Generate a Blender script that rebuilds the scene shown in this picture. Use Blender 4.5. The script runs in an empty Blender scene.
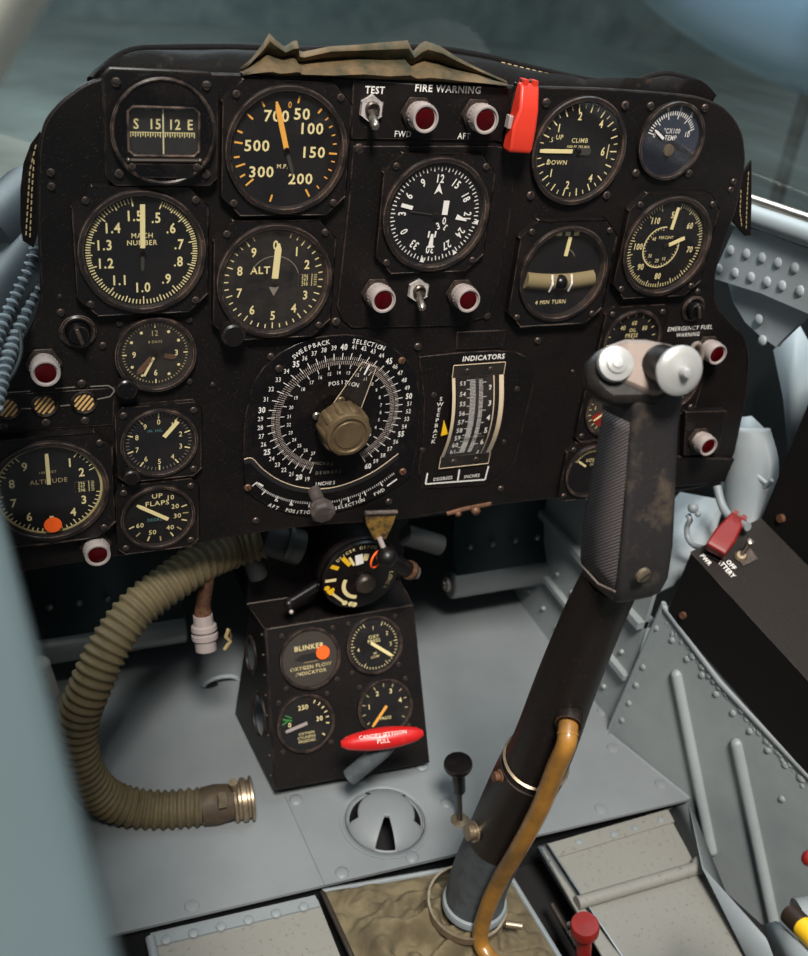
import bpy, math, random
from mathutils import Vector, Matrix, geometry
random.seed(7)
C = bpy.context.scene.collection
PI = math.pi
V = Vector
# ------------------------------------------------------------------ camera of the photograph (mm, origin on the panel face)
F = 1025.604
R0 = V((0.92398784, -0.36737189, 0.10622792))
R1 = V((-0.10457815, -0.50992105, -0.8538407))
R2 = V((0.36784493, 0.7778293, -0.50957992))
CAM = V((-404.24, -663.895, 350.785))
FLOOR = -400.0
S = 0.001
OFF = V((0, 0, 400.0))
X_, Y_, Z_ = V((1, 0, 0)), V((0, 1, 0)), V((0, 0, 1))

def W(p):
    return (V(p) + OFF) * S
def ray(u, v):
    return R0 * ((u - 404) / F) + R1 * ((v - 478) / F) + R2
def back(u, v, n, d):
    r = ray(u, v)
    return CAM + r * ((d - n.dot(CAM)) / n.dot(r))
def dep(u, v, s):
    return CAM + ray(u, v) * s
def depth(p):
    return R2.dot(V(p) - CAM)

# ------------------------------------------------------------------ materials
def lin(c):
    return tuple(((x / 255) / 12.92 if x / 255 <= .04045 else ((x / 255 + .055) / 1.055) ** 2.4) for x in c) + (1,)
MATS = {}
def mat(name, col, rough=.5, metal=0, bump=None, vary=None, spec=.5, wear=None, coat=0):
    m = bpy.data.materials.new(name); m.use_nodes = True
    nt = m.node_tree; b = nt.nodes['Principled BSDF']
    b.inputs['Base Color'].default_value = lin(col)
    b.inputs['Roughness'].default_value = rough
    b.inputs['Metallic'].default_value = metal
    b.inputs['Specular IOR Level'].default_value = spec
    b.inputs['Coat Weight'].default_value = coat
    tc = nt.nodes.new('ShaderNodeTexCoord')
    if vary or wear:
        nz = nt.nodes.new('ShaderNodeTexNoise'); nt.links.new(tc.outputs['Object'], nz.inputs['Vector'])
        sc, other, lo, hi = vary or wear
        nz.inputs['Scale'].default_value = sc; nz.inputs['Detail'].default_value = 6
        nz.inputs['Roughness'].default_value = .65
        rp = nt.nodes.new('ShaderNodeValToRGB')
        rp.color_ramp.elements[0].position = lo; rp.color_ramp.elements[1].position = hi
        rp.color_ramp.elements[0].color = lin(col); rp.color_ramp.elements[1].color = lin(other)
        nt.links.new(nz.outputs['Fac'], rp.inputs['Fac'])
        nt.links.new(rp.outputs['Color'], b.inputs['Base Color'])
    if bump:
        nz = nt.nodes.new('ShaderNodeTexNoise'); nt.links.new(tc.outputs['Object'], nz.inputs['Vector'])
        nz.inputs['Scale'].default_value = bump[0]; nz.inputs['Detail'].default_value = 4
        bp = nt.nodes.new('ShaderNodeBump'); bp.inputs['Strength'].default_value = bump[1]
        bp.inputs['Distance'].default_value = bump[2] if len(bump) > 2 else .0005
        nt.links.new(nz.outputs['Fac'], bp.inputs['Height']); nt.links.new(bp.outputs['Normal'], b.inputs['Normal'])
    MATS[name] = m
    return m
def edgewear(name, col, radius=.0009, lo=.90, hi=.995, speck=None):
    m = MATS[name]; nt = m.node_tree; b = nt.nodes['Principled BSDF']
    bv = nt.nodes.new('ShaderNodeBevel'); bv.samples = 3; bv.inputs['Radius'].default_value = radius
    gm = nt.nodes.new('ShaderNodeNewGeometry'); dt = nt.nodes.new('ShaderNodeVectorMath'); dt.operation = 'DOT_PRODUCT'
    nt.links.new(bv.outputs['Normal'], dt.inputs[0]); nt.links.new(gm.outputs['Normal'], dt.inputs[1])
    mr = nt.nodes.new('ShaderNodeMapRange'); nt.links.new(dt.outputs['Value'], mr.inputs['Value'])
    mr.inputs['From Min'].default_value = lo; mr.inputs['From Max'].default_value = hi; mr.inputs['To Min'].default_value = 1; mr.inputs['To Max'].default_value = 0
    tc = nt.nodes.new('ShaderNodeTexCoord'); nz = nt.nodes.new('ShaderNodeTexNoise'); nz.inputs['Scale'].default_value = 90; nz.inputs['Detail'].default_value = 5
    nt.links.new(tc.outputs['Object'], nz.inputs['Vector'])
    m2 = nt.nodes.new('ShaderNodeMapRange'); nt.links.new(nz.outputs['Fac'], m2.inputs['Value']); m2.inputs['From Min'].default_value = .42; m2.inputs['From Max'].default_value = .6
    mu = nt.nodes.new('ShaderNodeMath'); mu.operation = 'MULTIPLY'; nt.links.new(mr.outputs[0], mu.inputs[0]); nt.links.new(m2.outputs[0], mu.inputs[1])
    src = b.inputs['Base Color'].links[0].from_socket if b.inputs['Base Color'].links else None
    fac = mu.outputs[0]
    # dust specks
    n3 = nt.nodes.new('ShaderNodeTexNoise'); n3.inputs['Scale'].default_value = 700; n3.inputs['Detail'].default_value = 2; nt.links.new(tc.outputs['Object'], n3.inputs['Vector'])
    m3 = nt.nodes.new('ShaderNodeMapRange'); nt.links.new(n3.outputs['Fac'], m3.inputs['Value']); m3.inputs['From Min'].default_value = .64; m3.inputs['From Max'].default_value = .74; m3.inputs['To Max'].default_value = .28
    mxx = nt.nodes.new('ShaderNodeMath'); mxx.operation = 'MAXIMUM'; nt.links.new(fac, mxx.inputs[0]); nt.links.new(m3.outputs[0], mxx.inputs[1]); fac = mxx.outputs[0]
    mx = nt.nodes.new('ShaderNodeMixRGB'); nt.links.new(fac, mx.inputs['Fac'])
    if src: nt.links.new(src, mx.inputs['Color1'])
    else: mx.inputs['Color1'].default_value = b.inputs['Base Color'].default_value
    mx.inputs['Color2'].default_value = lin(col); nt.links.new(mx.outputs[0], b.inputs['Base Color'])
def weave(name, c1, c2, scale, rough=.6, depthm=.0006):
    m = mat(name, c1, rough); nt = m.node_tree; b = nt.nodes['Principled BSDF']
    tc = nt.nodes.new('ShaderNodeTexCoord')
    mp = nt.nodes.new('ShaderNodeMapping'); nt.links.new(tc.outputs['Object'], mp.inputs['Vector'])
    mp.inputs['Rotation'].default_value = (.7854, 0, 0)
    ws = []
    for ax in ('Y', 'Z'):
        w = nt.nodes.new('ShaderNodeTexWave'); w.bands_direction = ax
        w.inputs['Scale'].default_value = scale; nt.links.new(mp.outputs['Vector'], w.inputs['Vector']); ws.append(w)
    mx = nt.nodes.new('ShaderNodeMath'); mx.operation = 'MULTIPLY'
    nt.links.new(ws[0].outputs['Fac'], mx.inputs[0]); nt.links.new(ws[1].outputs['Fac'], mx.inputs[1])
    rp = nt.nodes.new('ShaderNodeValToRGB'); rp.color_ramp.elements[0].color = lin(c1); rp.color_ramp.elements[1].color = lin(c2)
    nt.links.new(mx.outputs[0], rp.inputs['Fac']); nt.links.new(rp.outputs['Color'], b.inputs['Base Color'])
    bp = nt.nodes.new('ShaderNodeBump'); bp.inputs['Strength'].default_value = .8; bp.inputs['Distance'].default_value = depthm
    nt.links.new(mx.outputs[0], bp.inputs['Height']); nt.links.new(bp.outputs['Normal'], b.inputs['Normal'])
    return m
def glass_mat(name, tint=(255, 255, 255), dust=.02, dustcol=(150, 130, 110), rough=.06, gl=1.0, nscale=None):
    m = bpy.data.materials.new(name); m.use_nodes = True; nt = m.node_tree
    nt.nodes.remove(nt.nodes['Principled BSDF']); out = nt.nodes['Material Output']
    tr = nt.nodes.new('ShaderNodeBsdfTransparent'); tr.inputs['Color'].default_value = lin(tint)
    gs = nt.nodes.new('ShaderNodeBsdfGlossy'); gs.inputs['Roughness'].default_value = rough
    gs.inputs['Color'].default_value = (gl, gl, gl, 1)
    fr = nt.nodes.new('ShaderNodeLayerWeight'); pw = nt.nodes.new('ShaderNodeMath'); pw.operation = 'POWER'; pw.inputs[1].default_value = 4.5
    nt.links.new(fr.outputs['Facing'], pw.inputs[0]); ml = nt.nodes.new('ShaderNodeMath'); ml.operation = 'MULTIPLY_ADD'; ml.inputs[1].default_value = .8; ml.inputs[2].default_value = .035
    nt.links.new(pw.outputs[0], ml.inputs[0])
    mx = nt.nodes.new('ShaderNodeMixShader'); nt.links.new(ml.outputs[0], mx.inputs[0])
    nt.links.new(tr.outputs[0], mx.inputs[1]); nt.links.new(gs.outputs[0], mx.inputs[2])
    df = nt.nodes.new('ShaderNodeBsdfDiffuse'); df.inputs['Color'].default_value = lin(dustcol)
    m2 = nt.nodes.new('ShaderNodeMixShader')
    tc = nt.nodes.new('ShaderNodeTexCoord'); nz = nt.nodes.new('ShaderNodeTexNoise'); nt.links.new(tc.outputs['Object'], nz.inputs['Vector'])
    nz.inputs['Scale'].default_value = 60; nz.inputs['Detail'].default_value = 8; nz.inputs['Roughness'].default_value = .7
    if nscale:
        nz.inputs['Scale'].default_value = nscale[0]; mp = nt.nodes.new('ShaderNodeMapping'); mp.inputs['Scale'].default_value = nscale[1]; mp.inputs['Rotation'].default_value = (.3, .5, .4)
        nt.links.new(tc.outputs['Object'], mp.inputs['Vector']); nt.links.new(mp.outputs[0], nz.inputs['Vector'])
    mr = nt.nodes.new('ShaderNodeMapRange'); nt.links.new(nz.outputs['Fac'], mr.inputs['Value'])
    mr.inputs['From Min'].default_value = .35; mr.inputs['From Max'].default_value = .75
    mr.inputs['To Min'].default_value = dust * .3; mr.inputs['To Max'].default_value = dust * 2
    nt.links.new(mr.outputs[0], m2.inputs[0])
    nt.links.new(mx.outputs[0], m2.inputs[1]); nt.links.new(df.outputs[0], m2.inputs[2])
    nt.links.new(m2.outputs[0], out.inputs['Surface'])
    MATS[name] = m
    return m
M = MATS
mat('black', (13, 10, 10), .48, bump=(900, .35, .0003), vary=(14, (26, 20, 18), .45, .85), spec=.3)
mat('panel', (11, 8.5, 8.5), .5, bump=(1400, .5, .0003), vary=(9, (28, 22, 20), .4, .9), spec=.28)
mat('gloss_black', (12, 10, 11), .28, spec=.35, bump=(300, .08), vary=(30, (34, 29, 27), .5, .8))
mat('case', (15, 12, 12), .4, spec=.4, bump=(700, .25, .0003), vary=(22, (46, 37, 33), .55, .9))
mat('bezel', (30, 25, 24), .3, bump=(500, .15), vary=(45, (84, 68, 58), .55, .85))
mat('dial', (14, 14, 17), .6, vary=(60, (24, 22, 22), .5, .8), spec=.2)
mat('dial_blue', (56, 62, 76), .5)
mat('dial_brown', (50, 44, 38), .55)
mat('cream', (222, 205, 150), .6)
mat('cream_dim', (168, 150, 104), .6)
mat('orange_mark', (226, 160, 66), .6)
mat('white_mark', (226, 222, 216), .6)
mat('grey_mark', (120, 112, 102), .6)
mat('dark_mark', (52, 47, 44), .6)
mat('teal_mark', (70, 125, 125), .6)
mat('green_mark', (40, 130, 50), .6)
mat('pink_mark', (188, 172, 164), .6)
mat('orange_dot', (250, 96, 22), .6)
mat('red_plastic', (204, 52, 34), .42, vary=(40, (186, 44, 30), .55, .8))
mat('red_dark', (122, 20, 16), .45, vary=(60, (92, 20, 16), .5, .8))
mat('red_handle', (190, 30, 30), .35, vary=(90, (215, 90, 84), .62, .75))
mat('red_lens', (58, 2, 5), .2, spec=.25)
mat('lens_ring', (176, 168, 164), .5, vary=(120, (120, 112, 108), .5, .8))
mat('cap_white', (172, 160, 156), .38, metal=.25, vary=(70, (150, 138, 128), .55, .8))
mat('steel', (170, 160, 150), .32, metal=.9, bump=(200, .1))
mat('steel_dark', (90, 82, 76), .38, metal=.8)
mat('screw', (62, 53, 49), .4, metal=.5, vary=(300, (110, 92, 80), .5, .8))
mat('rust', (120, 84, 62), .55, metal=.4, vary=(200, (60, 42, 34), .4, .7))
mat('brass_knob', (118, 100, 74), .42, metal=.55, bump=(400, .15), vary=(60, (82, 68, 48), .4, .8))
mat('knob_dirty', (62, 54, 52), .7, vary=(90, (120, 106, 98), .5, .8), bump=(500, .4))
mat('dirty_yellow', (120, 92, 38), .6, vary=(120, (40, 30, 22), .42, .62))
mat('floor_grey', (120, 125, 127), .5, bump=(220, .14), vary=(6, (108, 113, 116), .4, .7))
mat('grey_paint', (128, 134, 136), .5, bump=(120, .15), vary=(8, (112, 121, 126), .4, .7))
mat('grey_wall_lit', (140, 147, 148), .45, bump=(60, .3, .001), vary=(9, (124, 131, 133), .4, .7))  # floor's grey made lighter, with light from the left put into the colour
mat('grey_dusty', (124, 123, 117), .65, bump=(300, .3), vary=(220, (84, 72, 58), .58, .74))
mat('sill_paint_shaded', (64, 76, 78), .55, bump=(100, .1), vary=(6, (58, 70, 72), .4, .7))  # airframe grey darkened: shade over the near sill put into the colour
mat('grey_light', (146, 154, 158), .5, bump=(100, .12))
mat('pedal_metal', (120, 124, 124), .4, metal=.4, bump=(90, .1))
mat('pedal_dark', (46, 58, 60), .5, metal=.2)
mat('cavity', (10, 10, 11), .8)
mat('hull_dark', (22, 25, 27), .7)
mat('hose', (96, 84, 56), .75, bump=(500, .3), vary=(30, (66, 58, 42), .4, .75))
mat('tape', (62, 50, 36), .7, vary=(80, (96, 82, 60), .5, .8), bump=(300, .4))
mat('clamp', (150, 134, 112), .4, metal=.75, vary=(150, (90, 76, 60), .5, .8))
mat('cable', (160, 112, 44), .42, vary=(40, (104, 76, 40), .4, .7), bump=(300, .1), coat=.3)
mat('leather', (15, 12, 11), .7, bump=(260, .6, .0008), vary=(60, (62, 50, 42), .6, .82), spec=.12)
mat('frame_cream', (226, 224, 212), .5, bump=(30, .1))
mat('head_black', (22, 20, 21), .45, bump=(260, .3, .0005), vary=(40, (46, 40, 36), .5, .8), spec=.35)
mat('canvas', (98, 76, 48), .85, bump=(500, .4), vary=(42, (46, 44, 24), .38, .64))
mat('boot_canvas', (104, 94, 70), .9, bump=(700, .5), vary=(28, (78, 68, 50), .4, .7))
mat('thread', (186, 160, 120), .8)
mat('grip_black', (32, 29, 30), .5, bump=(260, .35, .0006), vary=(38, (88, 76, 62), .52, .78))
weave('grip_check', (34, 30, 32), (112, 102, 102), 185)
mat('grip_metal', (128, 114, 106), .42, metal=.35, vary=(60, (92, 80, 72), .5, .8), bump=(200, .1))
mat('alu', (176, 176, 174), .38, metal=.35, bump=(400, .12))
mat('column_black', (26, 21, 19), .42, bump=(350, .3), vary=(160, (92, 66, 50), .68, .8))
mat('column_grey', (74, 80, 84), .55, bump=(200, .3), vary=(90, (56, 60, 62), .45, .7))
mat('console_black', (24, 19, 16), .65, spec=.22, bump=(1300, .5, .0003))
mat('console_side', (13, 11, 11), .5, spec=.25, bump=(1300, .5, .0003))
mat('tape_yellow', (228, 180, 30), .45)
mat('tape_black', (40, 26, 18), .5)
mat('flag_brown', (62, 42, 24), .6)
mat('flag_tan', (214, 170, 108), .6)
mat('cord', (44, 52, 58), .7)
mat('cord_light', (112, 124, 133), .7)
mat('pad', (40, 46, 50), .5, metal=.2)
mat('duct_dark', (34, 36, 36), .6)
mat('lubber', (200, 190, 150), .6)
mat('tube_liquid', (124, 110, 80), .3)
mat('red_sector', (130, 20, 20), .5)
mat('perspex_edge', (196, 176, 150), .3)
glass_mat('glass', dust=.012)
glass_mat('glass_dusty', dust=.045, dustcol=(150, 134, 116))
glass_mat('perspex', dust=.03, rough=.1)
glass_mat('windshield', (232, 244, 248), dust=.16, dustcol=(150, 172, 172), rough=.05, nscale=(7, (1, .25, 3)))

for _n, _c in (('black', (104, 84, 74)), ('panel', (96, 78, 70)), ('case', (96, 78, 68)), ('bezel', (140, 116, 102)), ('gloss_black', (84, 70, 64)), ('console_black', (92, 76, 66)), ('column_black', (120, 84, 62)), ('grip_black', (104, 92, 80))):
    edgewear(_n, _c)
# ------------------------------------------------------------------ text outlines
_tc = {}
def glyph(s, bold=0.0):
    k = (s, bold)
    if k not in _tc:
        cu = bpy.data.curves.new('lettering', 'FONT'); cu.body = s; cu.align_x = 'CENTER'; cu.align_y = 'CENTER'
        cu.resolution_u = 2; cu.offset = bold; cu.size = 1; cu.space_character = 1.12
        ob = bpy.data.objects.new('lettering', cu); C.objects.link(ob)
        dg = bpy.context.evaluated_depsgraph_get(); me = bpy.data.meshes.new_from_object(ob.evaluated_get(dg))
        vs = [tuple(x.co) for x in me.vertices]; fs = [tuple(p.vertices) for p in me.polygons]
        if vs:
            cy = (max(a[1] for a in vs) + min(a[1] for a in vs)) / 2; cx = (max(a[0] for a in vs) + min(a[0] for a in vs)) / 2
            hh = max(a[1] for a in vs) - min(a[1] for a in vs)
            vs = [((a[0] - cx), (a[1] - cy)) for a in vs]
        bpy.data.objects.remove(ob); bpy.data.curves.remove(cu); bpy.data.meshes.remove(me)
        _tc[k] = (vs, fs)
    return _tc[k]

# ------------------------------------------------------------------ mesh builder (mm)
class MB:
    def __init__(s):
        s.v = []; s.f = []; s.m = []; s.names = []; s.T = None
    def mi(s, m):
        if m not in s.names: s.names.append(m)
        return s.names.index(m)
    def add(s, vs, fs, m, T=None):
        o = len(s.v); i = s.mi(m)
        for p in vs:
            p = V(p)
            if T is not None: p = T @ p
            if s.T is not None: p = s.T @ p
            s.v.append(p)
        for f in fs:
            s.f.append([o + k for k in f]); s.m.append(i)
        return s
    def quad(s, pts, m, T=None):
        return s.add(pts, [tuple(range(len(pts)))], m, T)
    def box(s, c, d, m, T=None):
        x, y, z = [k / 2 for k in d]
        vs = [(c[0] + a * x, c[1] + b * y, c[2] + e * z) for a in (-1, 1) for b in (-1, 1) for e in (-1, 1)]
        return s.add(vs, [(0, 1, 3, 2), (4, 6, 7, 5), (0, 4, 5, 1), (2, 3, 7, 6), (0, 2, 6, 4), (1, 5, 7, 3)], m, T)
    def lathe(s, prof, m, seg=40, T=None, a0=0, fluted=None):
        vs = []; fs = []
        n = len(prof)
        for k in range(seg):
            a = a0 + 2 * PI * k / seg
            for j, (r, z) in enumerate(prof):
                rr = r * (1 + (fluted * (1 if k % 2 else -1) if fluted else 0))
                vs.append((rr * math.cos(a), rr * math.sin(a), z))
        for k in range(seg):
            q = (k + 1) % seg
            for j in range(n - 1):
                fs.append((k * n + j, q * n + j, q * n + j + 1, k * n + j + 1))
        if prof[0][0] > 1e-6: pass
        return s.add(vs, fs, m, T)
    def disc(s, r, z, m, x=0, y=0, seg=40, T=None):
        return s.add([(x + r * math.cos(2 * PI * k / seg), y + r * math.sin(2 * PI * k / seg), z) for k in range(seg)], [tuple(range(seg))], m, T)
    def ringf(s, r0, r1, z, m, x=0, y=0, seg=48, a0=0, a1=2 * PI):
        vs = []; fs = []
        for k in range(seg + 1):
            a = a0 + (a1 - a0) * k / seg
            for r in (r0, r1): vs.append((x + r * math.cos(a), y + r * math.sin(a), z))
        for k in range(seg): fs.append((2 * k, 2 * k + 1, 2 * k + 3, 2 * k + 2))
        return s.add(vs, fs, m)
    def prism(s, poly, z0, z1, m, holes=(), T=None):
        loops = [[V((p[0], p[1], 0)) for p in poly]] + [[V((p[0], p[1], 0)) for p in h] for h in holes]
        flat = [p for l in loops for p in l]; n = len(flat)
        if holes: tris = geometry.tessellate_polygon(loops)
        else:
            a = sum(poly[i][0] * poly[(i + 1) % len(poly)][1] - poly[(i + 1) % len(poly)][0] * poly[i][1] for i in range(len(poly)))
            tris = [tuple(range(n))] if a > 0 else [tuple(range(n))[::-1]]
        vs = [(p.x, p.y, z1) for p in flat] + [(p.x, p.y, z0) for p in flat]
        fs = []
        for t in tris:
            if holes:
                a, b, c = (flat[i] for i in t)
                if (b - a).cross(c - a).z < 0: t = t[::-1]
            fs.append(tuple(t)); fs.append(tuple(i + n for i in t[::-1]))
        o = 0
        for l in loops:
            k = len(l)
            for i in range(k):
                j = (i + 1) % k; fs.append((o + i, o + j, o + j + n, o + i + n))
            o += k
        s.add(vs, fs, m, T); s.fix = True
        return s
    def tube(s, pts, r, m, seg=12, caps=True, T=None):
        pts = [V(p) for p in pts]; n = len(pts)
        rs = r if isinstance(r, (list, tuple)) else [r] * n
        vs = []; fs = []; nrm = None
        for i, p in enumerate(pts):
            t = (pts[min(i + 1, n - 1)] - pts[max(i - 1, 0)]).normalized()
            if nrm is None:
                nrm = t.orthogonal().normalized()
            nrm = (nrm - t * nrm.dot(t)).normalized(); b = t.cross(nrm)
            for k in range(seg):
                a = 2 * PI * k / seg; vs.append(p + (nrm * math.cos(a) + b * math.sin(a)) * rs[i])
        for i in range(n - 1):
            for k in range(seg):
                q = (k + 1) % seg; fs.append((i * seg + k, i * seg + q, (i + 1) * seg + q, (i + 1) * seg + k))
        if caps: fs.append(tuple(range(seg))[::-1]); fs.append(tuple((n - 1) * seg + k for k in range(seg)))
        return s.add(vs, fs, m, T)
    def ball(s, c, r, m, seg=20, sc=(1, 1, 1), T=None):
        vs = []; fs = []; h = seg // 2
        for i in range(h + 1):
            ph = PI * i / h
            for k in range(seg):
                a = 2 * PI * k / seg
                vs.append((c[0] + r * sc[0] * math.sin(ph) * math.cos(a), c[1] + r * sc[1] * math.sin(ph) * math.sin(a), c[2] + r * sc[2] * math.cos(ph)))
        for i in range(h):
            for k in range(seg):
                q = (k + 1) % seg; fs.append((i * seg + k, (i + 1) * seg + k, (i + 1) * seg + q, i * seg + q))
        return s.add(vs, fs, m, T)
    def text(s, t, x, y, h, m, z, rot=0, sx=1.0, bold=.012):
        bold = min(bold + .006, .004 if h < 3.9 else .024); h *= 1.08
        vs, fs = glyph(t, bold); k = h / .70; c, n = math.cos(rot), math.sin(rot)
        return s.add([(x + (a * k * sx * c - b * k * n), y + (a * k * sx * n + b * k * c), z) for a, b in vs], fs, m)
    def bar(s, x0, y0, x1, y1, w, m, z, w1=None):
        d = V((x1 - x0, y1 - y0)); L = d.length; d /= L; q = V((-d.y, d.x)); w1 = w if w1 is None else w1
        return s.add([(x0 + q.x * w / 2, y0 + q.y * w / 2, z), (x0 - q.x * w / 2, y0 - q.y * w / 2, z), (x1 - q.x * w1 / 2, y1 - q.y * w1 / 2, z), (x1 + q.x * w1 / 2, y1 + q.y * w1 / 2, z)], [(0, 1, 2, 3)], m)
    def tick(s, deg, r0, r1, w, m, z, x=0, y=0):
        a = math.radians(deg); sn, cs = math.sin(a), math.cos(a)
        return s.bar(x + r0 * sn, y + r0 * cs, x + r1 * sn, y + r1 * cs, w, m, z)
    def build(s, name, parent=None, at=None, mtx=None, bevel=0, smooth=38, solid=0):
        """at: mm origin for meshes built in place; parent: child in parent's local frame"""
        o0 = V(at) if at is not None else V((0, 0, 0))
        me = bpy.data.meshes.new(name)
        me.from_pydata([tuple((p - o0) * S) for p in s.v], [], s.f); me.update()
        for n in s.names: me.materials.append(M[n])
        me.polygons.foreach_set('material_index', s.m)
        me.polygons.foreach_set('use_smooth', [True] * len(s.f))
        me.set_sharp_from_angle(angle=math.radians(smooth))
        ob = bpy.data.objects.new(name, me); C.objects.link(ob)
        if parent is not None: ob.parent = parent
        elif at is not None: ob.location = W(at)
        if mtx is not None: ob.matrix_world = mtx
        if solid:
            md = ob.modifiers.new('solid', 'SOLIDIFY'); md.thickness = solid * S; md.offset = -1
        if bevel:
            md = ob.modifiers.new('bevel', 'BEVEL'); md.width = bevel * S; md.segments = 2; md.limit_method = 'ANGLE'; md.angle_limit = math.radians(35)
            md.harden_normals = False
        return ob

# ------------------------------------------------------------------ frames: flat faces of the cockpit with their own local axes
class Fr:
    def __init__(s, o, n, up):
        s.o = V(o); s.n = V(n).normalized(); u = V(up); s.y = (u - s.n * u.dot(s.n)).normalized(); s.x = s.y.cross(s.n)
        s.q = Matrix((s.x, s.y, s.n)).transposed()
    def loc(s, u, v, h=0):
        p = back(u, v, s.n, s.n.dot(s.o) + h) - s.o
        return p.dot(s.x), p.dot(s.y)
    def world(s, x, y, z=0):
        return s.o + s.x * x + s.y * y + s.n * z
    def mtx(s, x=0, y=0, z=0, spin=0):
        m = s.q.to_4x4() @ Matrix.Rotation(spin, 4, 'Z'); m.translation = W(s.world(x, y, z)); return m
    def poly(s, pts, h=0, c=(0, 0)):
        return [(a - c[0], b - c[1]) for a, b in (s.loc(u, v, h) for u, v in pts)]

def tag(o, label=None, cat=None, group=None, kind=None):
    if label: o['label'] = label
    if cat: o['category'] = cat
    if group: o['group'] = group
    if kind: o['kind'] = kind
    return o
def thing(name, label, cat, mtx=None, at=None, group=None):
    o = bpy.data.objects.new(name, None); C.objects.link(o); o.empty_display_size = .01
    if mtx is not None: o.matrix_world = mtx
    elif at is not None: o.location = W(at)
    return tag(o, label, cat, group)
def copy_tree(o, parent=None):
    c = o.copy(); C.objects.link(c); c.parent = parent
    for ch in list(o.children): copy_tree(ch, c)
    return c
def smooth_path(pts, n=8):
    pts = [V(p) for p in pts]; out = []
    for i in range(len(pts) - 1):
        p0 = pts[max(i - 1, 0)]; p1 = pts[i]; p2 = pts[i + 1]; p3 = pts[min(i + 2, len(pts) - 1)]
        for k in range(n):
            t = k / n
            out.append(.5 * ((2 * p1) + (p2 - p0) * t + (2 * p0 - 5 * p1 + 4 * p2 - p3) * t * t + (3 * p1 - p0 - 3 * p2 + p3) * t ** 3))
    out.append(pts[-1]); return out

PAN = Fr((0, 0, 0), (0, -1, 0), (0, 0, 1))
TH = math.radians(27)
_pn = V((0, -math.cos(TH), math.sin(TH)))
PED = Fr(dep(350, 690, 958), _pn, (0, 0, 1))

# ------------------------------------------------------------------ small hardware
def screw_mesh(r=3.0, h=1.8, m='screw', slot=0.4):
    b = MB(); b.lathe([(r, 0), (r, h * .45), (r * .8, h * .85), (0, h)], m, 14)
    b.box((0, 0, h), (r * 1.5, r * .28, .5), 'cavity', Matrix.Rotation(slot, 4, 'Z'))
    return b
_sc = {}
def screw(parent, x, y, z=0, r=3.0, m='screw', name='screw'):
    k = (round(r, 1), m)
    if k not in _sc: _sc[k] = None
    if _sc[k] is None:
        o = screw_mesh(r, r * .6, m).build(name, parent); _sc[k] = o.data
    else:
        o = bpy.data.objects.new(name, _sc[k]); C.objects.link(o); o.parent = parent
    o.location = V((x, y, z)) * S; o.rotation_euler = (0, 0, random.uniform(0, 3))
    return o

# ------------------------------------------------------------------ gauges
def octo(h, c, sq=None):
    w = h if sq is None else sq
    return [(w - c, -h), (w, -h + c), (w, h - c), (w - c, h), (-w + c, h), (-w, h - c), (-w, -h + c), (-w + c, -h)]
def gauge(fr, name, label, u, v, R, h, dial, flange=None, sink=4, screws='diag', group=None, cat='gauge', glass='glass', bezel='bezel', knobs=(), spin=0, fscrew=2.6, zb=0):
    """u, v: centre of the rim in the frame's face; the dial sits sink mm under the rim"""
    x, y = fr.loc(u, v, h + zb)
    t = thing(name, label, cat, fr.mtx(x, y, zb, spin), group=group)
    if flange:
        fh, fc, fz = flange[:3]; fo = flange[3] if len(flange) > 3 else (0, 0)
        p = octo(fh, fc); p = [(a + fo[0], b + fo[1]) for a, b in p]
        b = MB(); b.prism(p, 0, fz, 'case', holes=[[(R * .975 * math.cos(2 * PI * k / 48), R * .975 * math.sin(2 * PI * k / 48)) for k in range(48)]]); cs = b.build('case', t, bevel=1.0)
    zr = h
    bz = MB(); ri = R * .915; z0 = (flange[2] if flange else 0)
    bz.lathe([(R, z0 * .9), (R, zr * .8), (R * .985, zr * .95), (R * .955, zr), (ri, zr - .3), (ri * .985, zr - 1.2), (ri * .97, zr - sink)], bezel, 64)
    bzo = bz.build('bezel', t)
    zd = zr - sink; d = MB(); r = ri * .97
    d.disc(r * 1.01, zd, dial.get('face', 'dial'), seg=64)
    dial['fn'](d, r, zd + .15)
    dl = d.build('dial', t)
    for p in dial.get('ptr', []):
        b = MB(); p[1](b, r, zd + .9); b.build(p[0], dl)
    g = MB(); g.disc(ri * .985, zr - 1.0, glass, seg=48); g.build('glass', bzo)
    if screws:
        if flange: k = flange[0] * .80; z = flange[2]
        else: k = R * .84; z = 0
        ff = flange[3] if flange and len(flange) > 3 else (0, 0)
        for a, c in ((1, 1), (-1, 1), (1, -1), (-1, -1)): screw(cs if flange else t, a * k + ff[0], c * k + ff[1], z, fscrew)
    for (ku, kv, kr, kl, km) in knobs:
        kx, ky = fr.loc(ku, kv, kl + zb); b = MB()
        b.lathe([(kr * .55, 0), (kr * .55, kl * .4), (kr, kl * .42), (kr, kl * .92), (kr * .85, kl), (0, kl)], km, 24)
        o = b.build('setting_knob', t); o.location = V((kx - x, ky - y, 0)) * S
    return t
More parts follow.
